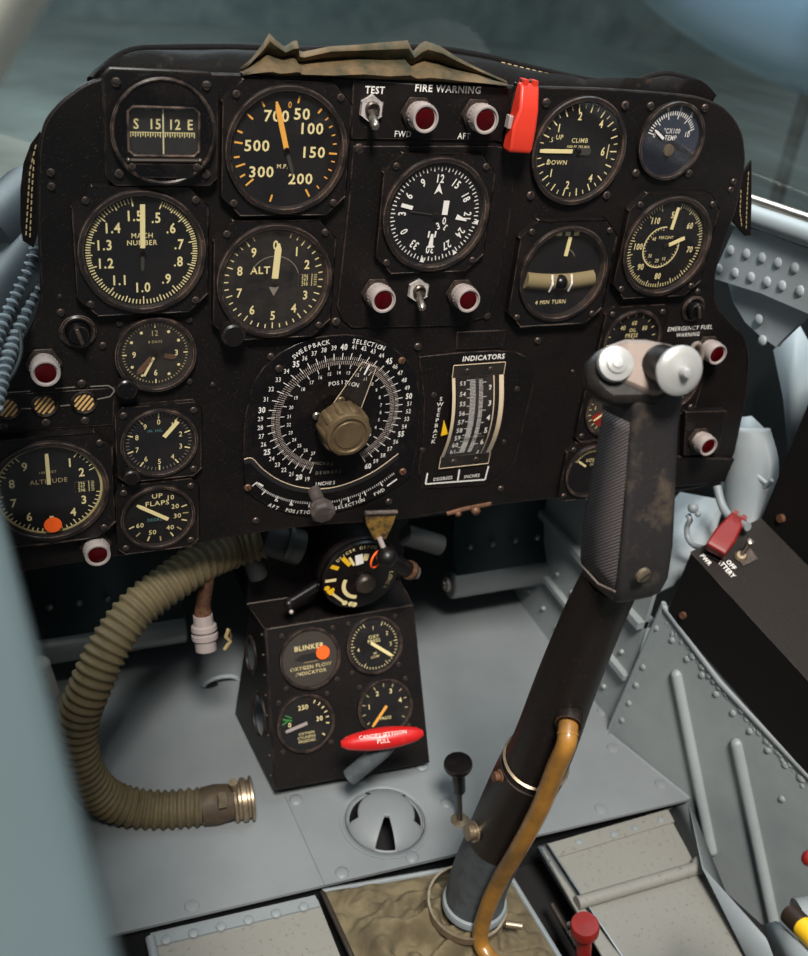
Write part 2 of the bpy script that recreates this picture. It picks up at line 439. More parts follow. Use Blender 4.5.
def pointer(deg, L, tail, w, m, tipw=None, x=0, y=0, hub=2.2, hubm='gloss_black'):
    def fn(b, r, z):
        a = math.radians(deg); s, c = math.sin(a), math.cos(a)
        L0 = L * r; t0 = tail * r
        T = Matrix.Translation((x * r, y * r, 0)) @ Matrix.Rotation(-a, 4, 'Z')
        tw = w * .35 if tipw is None else tipw
        b.prism([(-w / 2, t0), (w / 2, t0), (w / 2, L0 * .85), (tw / 2, L0), (-tw / 2, L0), (-w / 2, L0 * .85)], z, z + .5, m, T=T)
        if hub: b.lathe([(hub, z - .8), (hub, z + 1.1), (hub * .6, z + 1.5), (0, z + 1.5)], hubm, 16, Matrix.Translation((x * r, y * r, 0)))
    return fn
def nums(b, r, z, lst, rr, h, m='cream', sx=.85, bold=.014, rot=False):
    for a, t in lst:
        q = math.radians(a); b.text(t, rr * r * math.sin(q), rr * r * math.cos(q), h, m, z, -q if rot else 0, sx, bold)
def ticks(b, z, a0, a1, n, r0, r1, w, m='cream'):
    for i in range(n + 1): b.tick(a0 + (a1 - a0) * i / n, r0, r1, w, m, z)

def d_mach(b, r, z):
    A = [22, 50, 79, 107, 141, 180, 219, 253, 282, 312, 350]
    T = ['.5', '.6', '.7', '.8', '.9', '1.0', '1.1', '1.2', '1.3', '1.4', '1.5']
    nums(b, r, z, list(zip(A, T)), .66, r * .165, sx=.85)
    for i in range(10):
        for k in range(10):
            a = A[i] + (A[i + 1] - A[i]) * k / 10
            b.tick(a, r * (.83 if k == 0 else .86 if k == 5 else .89), r * .975, .75, 'cream', z)
    b.tick(350, r * .83, r * .975, .9, 'cream', z)
    b.text('MACH', 0, r * .30, r * .085, 'cream', z, sx=.95); b.text('NUMBER', 0, r * .17, r * .085, 'cream', z, sx=.95)
def d_mp(b, r, z):
    m = 'orange_mark'
    nums(b, r, z, [(2, '0')], .78, r * .10, m)
    for a, rr, t in ((22, .68, '50'), (50, .60, '100'), (93, .52, '150'), (150, .58, '200'), (229, .58, '300'), (278, .54, '500'), (341, .62, '700')):
        q = math.radians(a); b.text(t, rr * r * math.sin(q), rr * r * math.cos(q), r * .175, 'cream', z, 0, 1.05)
    b.text('M.P.', -.06 * r, -.28 * r, r * .07, 'cream', z)
    for a, L in ((12, .12), (40, .1), (93, .15), (150, .15), (196, .13), (229, .18), (240, .1), (252, .17), (262, .1), (278, .15), (290, .1), (310, .14), (330, .1)):
        b.tick(a, r * (.95 - L), r * .95, 1.2, m, z)
    for a in (52, 62, 72, 82, 102, 112, 122, 136): b.tick(a, r * .87, r * .94, .8, m, z)
def d_alt(b, r, z):
    nums(b, r, z, [(36 * i, str(i)) for i in range(10) if i not in (2, 3)] + [(64, '2'), (116, '3')], .70, r * .16)
    for i in range(36):
        a = 18 + 9 * i
        if 10 < a < 350: b.tick(a, r * (.84 if i % 4 == 2 else .88), r * .96, .8, 'cream', z)
    b.text('ALT', -r * .28, r * .22, r * .13, 'cream', z, sx=1.0)
    kollsman(b, r, z)
    b.ringf(r * .48, r * .495, z, 'grey_mark', seg=30, a0=.3, a1=2.8)
    b.prism([(-r * .1, -r * .12), (0, -r * .3), (r * .1, -r * .12)], z - .2, z, 'grey_mark')
def kollsman(b, r, z):
    b.box((r * .62, 0, z), (r * .30, r * .24, .3), 'gloss_black')
    for k, t in enumerate(('296', '297', '298')):
        b.text(t, r * .60, r * (.08 - .08 * k), r * .062, 'cream', z + .25, sx=.85)
    for k in range(7): b.bar(r * .78, r * (.105 - .035 * k), r * .84, r * (.105 - .035 * k), .35, 'cream', z + .2)
    b.bar(r * .74, r * .12, r * .74, -r * .12, .4, 'cream', z + .2)
def d_altitude(b, r, z):
    nums(b, r, z, [(36 * i, str(i)) for i in range(1, 10) if i not in (2, 3)] + [(62, '2'), (116, '3')], .70, r * .17)
    for i in range(51):
        a = 36 + i * (288 / 50.)
        if 66 < a < 96: continue
        b.tick(a, r * (.84 if i % 5 == 0 else .89), r * .96, .7, 'cream', z)
    b.text('ALTITUDE', 0, r * .20, r * .09, 'cream_dim', z, sx=1.0)
    b.text('100 FEET', 0, r * .40, r * .05, 'cream_dim', z)
    kollsman(b, r, z)
def d_gyro(b, r, z):
    w = 'white_mark'
    nums(b, r, z, [(2 + 30 * i, str((12 + 3 * i) % 36)) for i in range(12)], .70, r * .145, w, sx=.75, rot=True)
    for i in range(72):
        a = 2 + 5 * i
        b.tick(a, r * (.84 if i % 2 == 0 else .87), r * .93, .7, w, z)
    for a in (100, 146, 190): b.add([(r * .97 * math.sin(math.radians(a - 3)), r * .97 * math.cos(math.radians(a - 3)), z), (r * .97 * math.sin(math.radians(a + 3)), r * .97 * math.cos(math.radians(a + 3)), z), (r * .86 * math.sin(math.radians(a)), r * .86 * math.cos(math.radians(a)), z)], [(0, 1, 2)], w)
    for a, s_ in ((345, '.'), (20, '.'), (30, '.')): pass
def d_climb(b, r, z):
    L = [(270 + 18, '.5'), (270 + 40, '1'), (270 + 82, '2'), (270 + 128, '4')]
    for a, t in L:
        q = math.radians(a)
        b.text(t, .72 * r * math.sin(q), .72 * r * math.cos(q), r * (.09 if t == '.5' else .15), 'cream', z, sx=.8)
        b.text(t, .72 * r * math.sin(q), -.72 * r * math.cos(q), r * (.09 if t == '.5' else .15), 'cream', z, sx=.8)
    b.text('6', r * .62, 0, r * .16, 'cream', z, sx=.8)
    for a in range(-170, 175, 10):
        if abs(abs(a)) > 0: pass
        g = 90 + a * 1.0
        b.tick(g, r * (.80 if a % 20 == 0 else .87), r * .96, .9 if a % 20 == 0 else .6, 'cream', z)
    b.bar(r * .74, r * .15, r * .74, -r * .15, .7, 'cream', z)
    b.text('CLIMB', 0, r * .22, r * .085, 'cream', z); b.text('1000 FT. PER MIN.', 0, r * .09, r * .05, 'cream', z, sx=.85)
    b.text('UP', -r * .5, r * .28, r * .09, 'cream', z); b.text('DOWN', -r * .46, -r * .24, r * .09, 'cream', z)
def d_temp(b, r, z):
    w = 'white_mark'
    for i in range(26):
        a = -75 + i * 5.6
        b.tick(a, r * (.62 if i % 5 == 0 else .72), r * .84, .7, w, z)
    for a, t in ((-75, '0'), (-19, '4'), (9, '6'), (37, '8'), (72, '10')):
        q = math.radians(a); rr = .93 if abs(a) < 60 else .60
        b.text(t, rr * r * math.sin(q), rr * r * math.cos(q), r * .14, w, z, sx=.8)
    b.text('\u00b0CX100', 0, r * .28, r * .13, w, z, sx=.8); b.text('TEMP', 0, r * .08, r * .13, w, z, sx=.8)
def d_turn(b, r, z):
    b.text('4 MIN TURN', -r * .12, -r * .70, r * .09, 'cream', z, sx=.95)
    for x in (-.22, 0, .22): b.box((x * r, r * .90, z), (r * .13, r * .09, .3), 'cream')
    b.ringf(r * .30, r * .315, z, 'grey_mark', x=0, y=r * .25, seg=20, a0=.4, a1=1.5)
def d_rpm(b, r, z):
    nums(b, r, z, [(4, '50'), (50, '60'), (98, '70'), (180, '80'), (228, '90'), (270, '100'), (325, '110')], .69, r * .125, sx=.75)
    for i in range(84):
        a = 12 + 4.1 * i
        if a > 340: continue
        b.tick(a, r * (.82 if i % 5 == 0 else .87), r * .95, .6, 'cream', z)
    cx, cy, q = -.10 * r, -.03 * r, .44 * r
    b.ringf(q, q + .9, z, 'cream', x=cx, y=cy, seg=50, a0=math.radians(85), a1=math.radians(375))
    for i in range(30): b.tick(-5 - 9.6 * i, q - (2.6 if i % 5 == 0 else 1.5), q, .4, 'cream', z, cx, cy)
    for a, t in ((150, '10'), (185, '20'), (232, '30'), (310, '40')):
        k = math.radians(a); b.text(t, cx + .30 * r * math.sin(k), cy + .30 * r * math.cos(k), r * .075, 'cream', z, sx=.8)
    b.text('PERCENT', -.02 * r, r * .19, r * .06, 'cream', z, sx=.9)
def d_oil(b, r, z):
    for a, t in ((-42, '40'), (0, '60'), (48, '80')):
        q = math.radians(a); b.text(t, .62 * r * math.sin(q), .62 * r * math.cos(q), r * .15, 'cream', z, sx=.8)
    b.text('OIL', 0, r * .36, r * .12, 'cream', z, sx=.9); b.text('PRESS', 0, r * .17, r * .13, 'cream', z, sx=.9)
    for a in range(-120, 125, 20): b.tick(a, r * .84, r * .95, .7, 'cream', z)
def d_plain(b, r, z):
    for a in range(-150, 151, 15): b.tick(a, r * .76, r * .92, .8, 'cream', z)
    for a in range(-120, 121, 60): b.tick(a, r * .66, r * .92, 1.2, 'cream', z)
def d_redzone(b, r, z):
    for a in range(-150, 151, 15): b.tick(a, r * .82, r * .95, .7, 'cream', z)
    b.text('1', -r * .66, r * .05, r * .14, 'cream', z)
    vs = [(0, 0, z)] + [(r * .8 * math.sin(math.radians(a)), r * .8 * math.cos(math.radians(a)), z) for a in range(200, 251, 5)]
    b.add(vs, [tuple(range(len(vs)))], 'red_sector')
def d_volt(b, r, z):
    b.text('VOLTS', 0, r * .42, r * .14, 'cream', z, sx=.9); b.text('DC', 0, r * .24, r * .08, 'cream', z)
    b.ringf(r * .78, r * .80, z, 'cream', seg=40, a0=.5, a1=PI - .5)
    for a in range(-60, 61, 5): b.tick(a, r * .78, r * (.88 if a % 20 else .93), .6, 'cream', z)
def d_clock(b, r, z):
    nums(b, r, z, [(0, '12')], .62, r * .15, 'cream_dim'); nums(b, r, z, [(90, '3'), (180, '6'), (270, '9')], .58, r * .16)
    for i in range(60):
        b.tick(6 * i, r * (.78 if i % 15 == 0 else .84), r * .9, .5 if i % 5 else .9, 'cream' if i % 15 == 0 else 'cream_dim', z)
    for i in (1, 2, 4, 5, 7, 8, 10, 11):
        q = math.radians(30 * i); b.disc(1.1, z, 'cream', .74 * r * math.sin(q), .74 * r * math.cos(q), 10)
    b.text('8 DAYS', 0, r * .36, r * .07, 'cream_dim', z)
def d_iasp(b, r, z):
    nums(b, r, z, [(36 * i, str(i)) for i in range(10)], .66, r * .155, sx=.85)
    for i in range(50):
        if i % 5 == 0: b.tick(7.2 * i, r * .78, r * .95, 1.0, 'cream', z)
        else: b.tick(7.2 * i, r * .85, r * .95, .5, 'grey_mark', z)
    b.text('IN. HG.', -r * .1, r * .38, r * .08, 'teal_mark', z)
def d_flaps(b, r, z):
    b.text('UP', 0, r * .72, r * .15, 'cream', z, sx=1.1); b.text('FLAPS', r * .0, r * .46, r * .15, 'cream', z, sx=1.1)
    for a, t in ((33, '10'), (62, '20'), (97, '30'), (142, '40'), (196, '50'), (243, '60')):
        q = math.radians(a); rr = .60
        if t == '10': rr = .74
        b.text(t, rr * r * math.sin(q), rr * r * math.cos(q), r * .15, 'cream', z, sx=.95)
    for a in (72, 90, 108, 130, 150, 175, 200, 225, 248): b.tick(a, r * .76, r * .93, 1.0, 'cream' if a not in (90, 130, 175, 225) else 'cream_dim', z)
    b.text('DEGREES', -r * .02, -r * .12, r * .10, 'teal_mark', z, sx=.85)
def d_blinker(b, r, z):
    b.text('BLINKER', 0, r * .42, r * .16, 'cream', z, sx=1.05); b.text('OXYGEN FLOW', 0, -r * .30, r * .12, 'cream', z, sx=1.05)
    b.text('INDICATOR', 0, -r * .50, r * .12, 'cream', z, sx=1.05)
    b.prism([(-r * .6, r * .02), (-r * .3, r * .18), (r * .3, r * .18), (r * .6, r * .02), (r * .3, -r * .08), (-r * .3, -r * .08)], z, z + .2, 'cavity')
    b.bar(-r * .25, -r * .12, r * .25, -r * .12, .5, 'cream_dim', z)
    b.ringf(r * .70, r * .78, z, 'dark_mark')
def d_hyd(b, r, z):
    for i in range(41): b.tick(-25 - 7.75 * i, r * (.78 if i % 8 == 0 else .86), r * .94, .6, 'cream', z)
    b.text('OXY', 0, r * .32, r * .12, 'cream', z); b.text('PRESS', 0, r * .16, r * .12, 'cream', z)
    b.text('HI', 0, -r * .32, r * .08, 'cream', z); b.text('LOW', 0, -r * .45, r * .09, 'cream', z)
    for a, t in ((0, '1'), (55, '2'), (95, '3'), (262, '4')):
        q = math.radians(a); b.text(t, .66 * r * math.sin(q), .66 * r * math.cos(q), r * .13, 'cream', z)
def d_cyl(b, r, z):
    b.text('250', -r * .05, r * .62, r * .16, 'cream', z); b.text('30', r * .55, r * .08, r * .16, 'cream', z); b.text('0', -r * .62, r * .05, r * .16, 'cream', z)
    for a in (28, 42, 56, 70, 84, 100, 130): b.tick(a, r * .80, r * .93, 1.0, 'cream', z)
    for k, t in enumerate(('OXYGEN', 'CYLINDER', 'PRESSURE')): b.text(t, 0, -r * (.38 + .15 * k), r * .09, 'cream', z)
    b.tick(290, r * .55, r * .92, 1.4, 'green_mark', z); b.tick(300, r * .60, r * .88, .9, 'green_mark', z)
    b.bar(-r * .9, r * .1, -r * .6, r * .26, 1.2, 'green_mark', z)
def d_pr(b, r, z):
    for a, t in ((-78, '1'), (-25, '2'), (25, '3'), (75, '4')):
        q = math.radians(a); b.text(t, .66 * r * math.sin(q), .66 * r * math.cos(q), r * .17, 'cream', z)
    for a in range(-125, 126, 25): b.tick(a, r * .82, r * .95, .9, 'cream_dim', z)
    b.text('PRESS', 0, -r * .42, r * .11, 'cream', z)

RB, RS = 41.5, 28.2
FL = (43, 13, 6)
OC = 'square black case with a round glass face'
def pair(*a): return [(n, f) for n, f in a]
gauge(PAN, 'machmeter', 'round dial lettered MACH NUMBER, numbered .5 to 1.5, its needle straight up', 143.5, 254, RB, 9, dict(fn=d_mach, ptr=pair(('pointer', pointer(1, .86, .08, 3.2, 'cream', 3.2)), ('pointer_tail', pointer(182, .34, 0, 2.2, 'dark_mark')))), FL)
gauge(PAN, 'pressure_gauge', 'large dial with orange marks, 0 to 700 and M.P., needle just left of top', 288, 152, RB, 9, dict(fn=d_mp, ptr=pair(('pointer', pointer(-15, .86, 0, 3.4, 'orange_mark', 1.2)), ('pointer_tail', pointer(162, .42, 0, 2.4, 'dark_mark')))), FL)
gauge(PAN, 'altimeter', 'dusty dial lettered ALT with its cream needle on 0 and a knob at lower left', 275.7, 283, RB, 9, dict(fn=d_alt, ptr=pair(('pointer', pointer(4, .74, .06, 4.6, 'cream', 1.4)),)), FL, glass='glass_dusty', knobs=((234, 337, 8.6, 16, 'case'),))
t = gauge(PAN, 'heading_indicator', 'compass dial with white figures turned around its rim and a small white arrow at top', 437.3, 216.3, RB, 9, dict(fn=d_gyro, ptr=pair(('pointer', pointer(278, .55, 0, .5, 'dark_mark')),)), FL)
def gyro_marks(b, r, z):
    w = 'white_mark'
    b.add([(0, r * .62, z), (-r * .09, r * .40, z), (0, r * .47, z), (r * .09, r * .40, z)], [(0, 1, 2, 3)], w)
    b.bar(-r * .74, r * .20, -r * .50, r * .14, 2.8, w, z)
    b.bar(r * .20, r * .28, r * .19, 0, 4.4, w, z); b.bar(r * .45, -r * .04, r * .68, -r * .12, 4, w, z, 1)
    b.bar(-r * .02, -r * .38, -r * .03, -r * .66, 2, w, z, 4); b.bar(-r * .09, -r * .32, -r * .1, -r * .45, 1.2, w, z); b.bar(r * .05, -r * .32, r * .04, -r * .45, 1.2, w, z)
    b.text('0', r * .20, -r * .12, r * .13, w, z, sx=.8); b.text('3', r * .08, -r * .22, r * .13, w, z, .4, sx=.8); b.text('3', r * .24, -r * .25, r * .11, w, z, 2.6, sx=.8)
    b.disc(3.2, z + .6, 'gloss_black')
b = MB(); gyro_marks(b, RB * .915 * .97, 6.0); b.build('fixed_markings', t)
gauge(PAN, 'climb_indicator', 'round CLIMB dial with UP and DOWN, its needle pointing left towards the red guard', 580.5, 152.5, 39.3, 5, dict(fn=d_climb, ptr=pair(('pointer', pointer(270, .93, .15, 2.8, 'cream', 2.2)), ('pointer_tail', pointer(90, .3, 0, 5, 'dark_mark')))), None, fscrew=3.4)
gauge(PAN, 'temperature_gauge', 'small blue-grey TEMP dial in the top right corner of the panel', 672.7, 142, RS * 1.04, 4, dict(fn=d_temp, face='dial_blue', ptr=pair(('pointer', pointer(-56, .75, .32, 2.0, 'white_mark', 1, 0, -.12, 0)), ('hub', pointer(0, .01, 0, .5, 'brass_knob', .5, 0, -.26, 4.5, 'brass_knob')))), None, fscrew=3.2)
def ball_tube(b, r, z):
    pts = [(r * x, -r * .15 - r * .07 * (1 - (x / .88) ** 2), z) for x in [k / 12 * .88 for k in range(-12, 13)]]
    b.tube([p + V((0, 0, -2.6)) for p in map(V, pts)], r * .2, 'tube_liquid', 16)
def ball_marks(b, r, z):
    b.ball((0, -r * .22, z + .6), r * .19, 'gloss_black', 16)
def ball_wires(b, r, z):
    for s_ in (-1, 1): b.tube([(s_ * r * .25, -r * .42, z + 1.5), (s_ * r * .25, -r * .22, z + 4.6), (s_ * r * .25, -r * .02, z + 1.5)], .9, 'white_mark', 6)
gauge(PAN, 'turn_indicator', 'dark dial lettered 4 MIN TURN with a curved cream ball tube across it', 564.6, 275.5, RB * .94, 9, dict(fn=d_turn, ptr=pair(('turn_pointer', pointer(4, .84, .40, 3.2, 'cream', 3.0, hub=0)), ('ball_tube', ball_tube), ('ball', ball_marks), ('wires', ball_wires))), FL, sink=6.5)
gauge(PAN, 'tachometer', 'dial numbered 50 to 110 PERCENT with a smaller ring scale inside it', 668.5, 248, RB, 9, dict(fn=d_rpm, ptr=pair(('pointer', pointer(6, .86, .38, 2.8, 'cream', 2.4, hub=0)), ('small_pointer', pointer(68, .48, .08, 3.0, 'cream', 3.0, hub=2)))), FL, sink=5)
gauge(PAN, 'oil_pressure_gauge', 'small OIL PRESS dial just behind the top of the control stick', 633, 342, RS, 7, dict(fn=d_oil, ptr=pair(('pointer', pointer(-118, .9, -.1, 2.2, 'cream', 1.6)),)), (31, 6, 4))
gauge(PAN, 'fuel_pressure_gauge', 'small gauge with a red sector, half hidden left of the grip', 613, 410, RS * .95, 7, dict(fn=d_redzone, face='dial_brown', ptr=pair(('pointer', pointer(-125, .8, 0, 1.6, 'cream')),)), (31, 6, 4))
gauge(PAN, 'oil_temperature_gauge', 'small gauge mostly hidden behind the silver button of the stick', 676, 386, RS * .9, 5, dict(fn=d_plain), (30, 6, 3))
gauge(PAN, 'voltmeter', 'small VOLTS dial at the bottom of the panel beside the grip', 593, 472, RS * .98, 7, dict(fn=d_volt, ptr=pair(('pointer', pointer(-55, .78, .35, 1.8, 'cream', 1.4, hub=0)),)), (30, 8, 4), screws='diag')
gauge(PAN, 'clock', 'round clock under the mach dial with a bright hand pointing to seven', 156.4, 356, RS, 5, dict(fn=d_clock, ptr=pair(('hour_hand', pointer(222, .78, .15, 4.0, 'rust', 1.2)), ('minute_hand', pointer(207, .72, .05, 1.6, 'cream', 1.6)), ('small_hand', pointer(103, .58, .25, 3.4, 'rust', 1)))), None, glass='glass_dusty', knobs=((127, 391, 7.5, 12, 'gloss_black'),), fscrew=2.4)
gauge(PAN, 'altitude_gauge', 'small dial numbered 0 to 9 between the clock and the flaps dial', 160, 444.5, RS, 7, dict(fn=d_iasp, ptr=pair(('pointer', pointer(40, .84, .22, 3.0, 'cream', 3.0, hub=0)),)), (31, 6, 4.5), knobs=((132, 479, 6.0, 13, 'case'),))
gauge(PAN, 'flap_gauge', 'small FLAPS dial marked in DEGREES at the lower left edge of the panel', 158.6, 518.7, RS, 7, dict(fn=d_flaps, ptr=pair(('pointer', pointer(-56, .86, -.25, 2.8, 'cream', 1.4, .1, 0, 0)),)), (31, 6, 4.5))
t = gauge(PAN, 'altimeter', 'altimeter lettered ALTITUDE with an orange dot sticker at the bottom of its glass', 50, 493.5, RB, 11, dict(fn=d_altitude, ptr=pair(('pointer', pointer(0, .82, .14, 2.6, 'cream', 2.2, hub=0)), ('inner_ring', lambda b, r, z: b.ringf(r * .955, r * 1.0, z - .6, 'cream_dim')))), (45, 13, 8), sink=5)
b = MB(); sx_, sy_ = PAN.loc(53, 525, 11); g0 = PAN.loc(50, 493.5, 11)
b.lathe([(0, 0.5), (6.2, .5), (6.2, 0)], 'orange_dot', 32, Matrix.Translation((sx_ - g0[0], sy_ - g0[1], 10.6)))
b.build('dot_sticker', t)

# magnetic compass
cx, cy = PAN.loc(164, 132, 12)
t = thing('magnetic_compass', 'black compass with a small window showing S 15 12 E, top left of the panel', 'compass', PAN.mtx(cx, cy, 0))
b = MB(); b.prism(octo(33, 4), 0, 7, 'case'); b.build('case', t, bevel=1.5)
b = MB(); win = [(a * 21.5, c * 14.5) for a, c in ((1, -.8), (1, .8), (.85, 1), (-.85, 1), (-1, .8), (-1, -.8), (-.85, -1), (.85, -1))]
b.prism([(31.5 * math.cos(2 * PI * k / 56), 31.5 * math.sin(2 * PI * k / 56)) for k in range(56)], 5, 12, 'gloss_black', holes=[win]); b.build('cover', t, bevel=.8)
b = MB(); b.lathe([(31.8, 11.5), (32.2, 12.8), (31, 13.4), (30, 12.8), (30, 11.8)], 'bezel', 56); b.build('bezel', t)
b = MB()
for k in range(8):
    a0 = win[k]; a1 = win[(k + 1) % 8]; b.tube([(a0[0], a0[1], 12.1), (a1[0], a1[1], 12.1)], .8, 'bezel', 8)
b.build('window_frame', t)
b = MB(); b.box((0, 0, 7.2), (44, 30, .4), 'cavity')
for x, s_ in ((-16, 'S'), (-4.2, '15'), (7.8, '12'), (17, 'E')): b.text(s_, x, 3.6, 5.6, 'cream', 7.7, sx=.85)
for k in range(27): b.bar(-19.5 + 1.5 * k, -3.6 if k % 2 else -4.4, -19.5 + 1.5 * k, -1.4, .6, 'cream', 7.7)
b.bar(-20, -1.4, 20, -1.4, .4, 'cream', 7.65)
for x, s_ in ((-9, '24'), (9, '30')): b.text(s_, x, 13, 2, 'cream_dim', 7.7)
b.build('compass_card', t)
b = MB(); b.box((0, 0, 9.4), (.9, 28, .6), 'lubber'); b.build('lubber_line', t)
b = MB(); b.box((0, 0, 11), (42.6, 28.6, .4), 'glass'); b.build('glass', t)
b = MB(); b.tube([(-22, -17, 13), (22, -17, 13)], 1.2, 'steel_dark', 8); b.ball((-22, -17, 13), 1.8, 'steel_dark', 10); b.ball((22, -17, 13), 1.8, 'steel_dark', 10)
b.prism([(-22, -19), (22, -19), (16, -27.5), (-16, -27.5)], 12, 13.6, 'gloss_black'); b.build('adjuster_cover', t)
for a, c in ((-1, -1), (1, -1), (-1, 1), (1, 1)): screw(t, a * 27, c * 27, 7, 3)
for a in (-1, 1): screw(t, a * 20, -21, 13, 2.4)

# ------------------------------------------------------------------ instrument panel
outline = [(112, 74.5), (130, 72), (260, 74), (400, 80), (520, 86), (600, 88), (644, 91), (690, 95), (708, 99), (724, 107), (737, 121), (744, 137), (746, 160), (742, 185), (737, 208), (729, 230), (720, 256), (715, 279), (716, 304), (727, 318), (745, 336), (750, 355), (748, 390), (740, 430), (729, 481), (676, 493), (600, 495), (560, 498), (480, 507), (397, 521), (340, 524), (285, 529), (236, 537), (180, 546), (115, 557), (60, 566), (-30, 580), (-30, 378), (0, 364), (18, 348), (33, 324), (41, 300), (39, 260), (37.6, 218), (38, 175), (39, 143), (45, 120), (62, 100), (86, 83)]
def chaikin(p, n=2):
    for _ in range(n): p = [q for i in range(len(p)) for q in ((.8 * p[i][0] + .2 * p[(i + 1) % len(p)][0], .8 * p[i][1] + .2 * p[(i + 1) % len(p)][1]), (.2 * p[i][0] + .8 * p[(i + 1) % len(p)][0], .2 * p[i][1] + .8 * p[(i + 1) % len(p)][1]))]
    return p
po = chaikin(PAN.poly(outline))
pc = (-65.0, 50.0)
panel = thing('dashboard', 'large matte black instrument panel that carries all the dials', 'instrument panel', PAN.mtx(pc[0], pc[1], -4))
b = MB(); b.prism([(x - pc[0], y - pc[1]) for x, y in po], 0, 4, 'panel'); b.build('panel_plate', panel, bevel=1.2)
def plate(px, z0, z1, m, name, bev=.6):
    b = MB(); b.prism([(x - pc[0], y - pc[1]) for x, y in PAN.poly(px, z1)], z0 + 4, z1 + 4, m); return b.build(name, panel, bevel=bev)
plate([(353, 81), (514, 88), (507, 143), (495, 141), (351, 139)], 0, 1.6, 'black', 'raised_plate')
plate([(353, 146), (497, 146), (506, 148), (515, 172), (509, 226), (496, 296), (487, 317), (456, 326), (352, 328), (342, 320), (337, 306), (349, 200)], 0, 1.6, 'black', 'raised_plate')
plate([(457, 332), (506, 330), (503, 348), (456, 350)], 0, 1.2, 'black', 'raised_plate')
plate([(0, 395), (115, 388), (113, 425), (0, 432)], 0, .6, 'black', 'raised_plate')
b = MB()
def P2(u, v, h=0):
    x, y = PAN.loc(u, v, h); return x - pc[0], y - pc[1]
def ptext(b, s_, u, v, hmm, m, z, u2=None, v2=None, sx=.9, bold=.02):
    x, y = P2(u, v, z); rot = 0
    bb = MB(); bb.text(s_, x, y, hmm, m, z + 4, rot, sx, bold); bb.build('lettering', panel)
w = 'white_mark'
ptext(b, 'TEST', 375, 90, 4.2, w, 1.8); ptext(b, 'FIRE WARNING', 448.5, 89, 4.2, w, 1.8, sx=1.0)
ptext(b, 'FWD', 403, 134, 3.8, w, 1.8); ptext(b, 'AFT', 464, 136, 3.8, w, 1.8)
ptext(b, 'EMERGENCY FUEL', 690.5, 328, 3.6, w, .2, sx=.95); ptext(b, 'WARNING', 688, 334.5, 3.4, w, .2)
ptext(b, 'INDICATORS', 484, 357.5, 4.0, w, 1.3, sx=.95, bold=.03)
x0, y0 = P2(441, 388, .2)
for k, ch in enumerate('SWEEPBACK'):
    x, y = P2(441.0 - (k / 8.) * 7.5, 399 + k * 5.3, 1.3); b.text(ch, x, y, 3.2, w, 5.4, 0, 1.1, .03)
b.build('lettering', panel); b = MB()
for (a, c, d, e) in ((427.5, 473, 425.5, 484), (425.5, 484, 485, 479.5), (485, 479.5, 488.5, 466), (457.5, 481.5, 459.5, 469.5)):
    x, y = P2(a, c, 1.4); x2, y2 = P2(d, e, 1.4); b.bar(x, y, x2, y2, 1.3, w, 5.5)
ptext(b, 'DEGREES', 443, 478.5, 2.9, w, 1.4, sx=.9); ptext(b, 'INCHES', 472, 476, 2.9, w, 1.4, sx=.9)
for seg in ([(8, 392), (30, 390.5)], [(55, 388), (75, 386.5)], [(90, 386), (108, 385), (113, 388), (114, 391), (110, 396), (96, 399)], [(60, 405.5), (70, 404.5)], [(18, 408), (32, 408)]):
    for i in range(len(seg) - 1):
        x, y = P2(*seg[i]); x2, y2 = P2(*seg[i + 1]); b.bar(x, y, x2, y2, .9, 'grey_mark', 4.8)
b.build('markings', panel)
for (u, v, r) in [(359, 149, 3.6), (51, 173, 2.6), (51.5, 187, 2.6), (61, 313, 2.8), (103, 346, 2.6), (89.5, 353, 0), (734, 182, 2.6), (731, 190, 2.6), (440, 96, 2.2), (458, 96, 2.2), (336, 322, 3.4), (487, 316, 3.2), (418, 347, 3.2), (538, 341, 3), (271, 357, 2.8), (256, 521, 3), (389, 502, 3), (501, 489, 3), (82, 384, 3), (85, 421, 3), (46, 423, 3), (4, 427, 3), (698, 292, 2.6), (573, 372, 1.8), (693, 470, 2.6), (213, 385, 1.8), (434, 395, 2.8), (517, 389, 2.8), (504, 442, 2.6), (423, 450, 2.6), (60, 297, 1.6)]:
    if r: x, y = P2(u, v, 1); screw(panel, x, y, 4, r)
# lower right bracket of the panel
b = MB(); b.prism([(x - pc[0], y - pc[1]) for x, y in PAN.poly([(600, 452), (737, 459), (741, 463), (730, 481), (600, 494)], 3)], 4, 8, 'black'); b.build('mounting_bracket', panel, bevel=.8)
b = MB(); b.prism([(x - pc[0], y - pc[1]) for x, y in PAN.poly([(686, 412), (727, 411), (718, 453), (684, 456)], 8)], 4, 12, 'black'); b.build('raised_plate', panel, bevel=.8)
# rusty clip on the bottom edge
b = MB(); x, y = P2(470, 508, 0); b.tube([(x - 22, y - 3, 4), (x - 8, y + 1, 6), (x + 20, y + 2, 4)], 2, 'rust', 8); b.ball((x + 4, y - 1, 7), 4.5, 'rust', 12); b.ball((x - 12, y - 3, 6), 3, 'rust', 10); b.build('clip', panel)

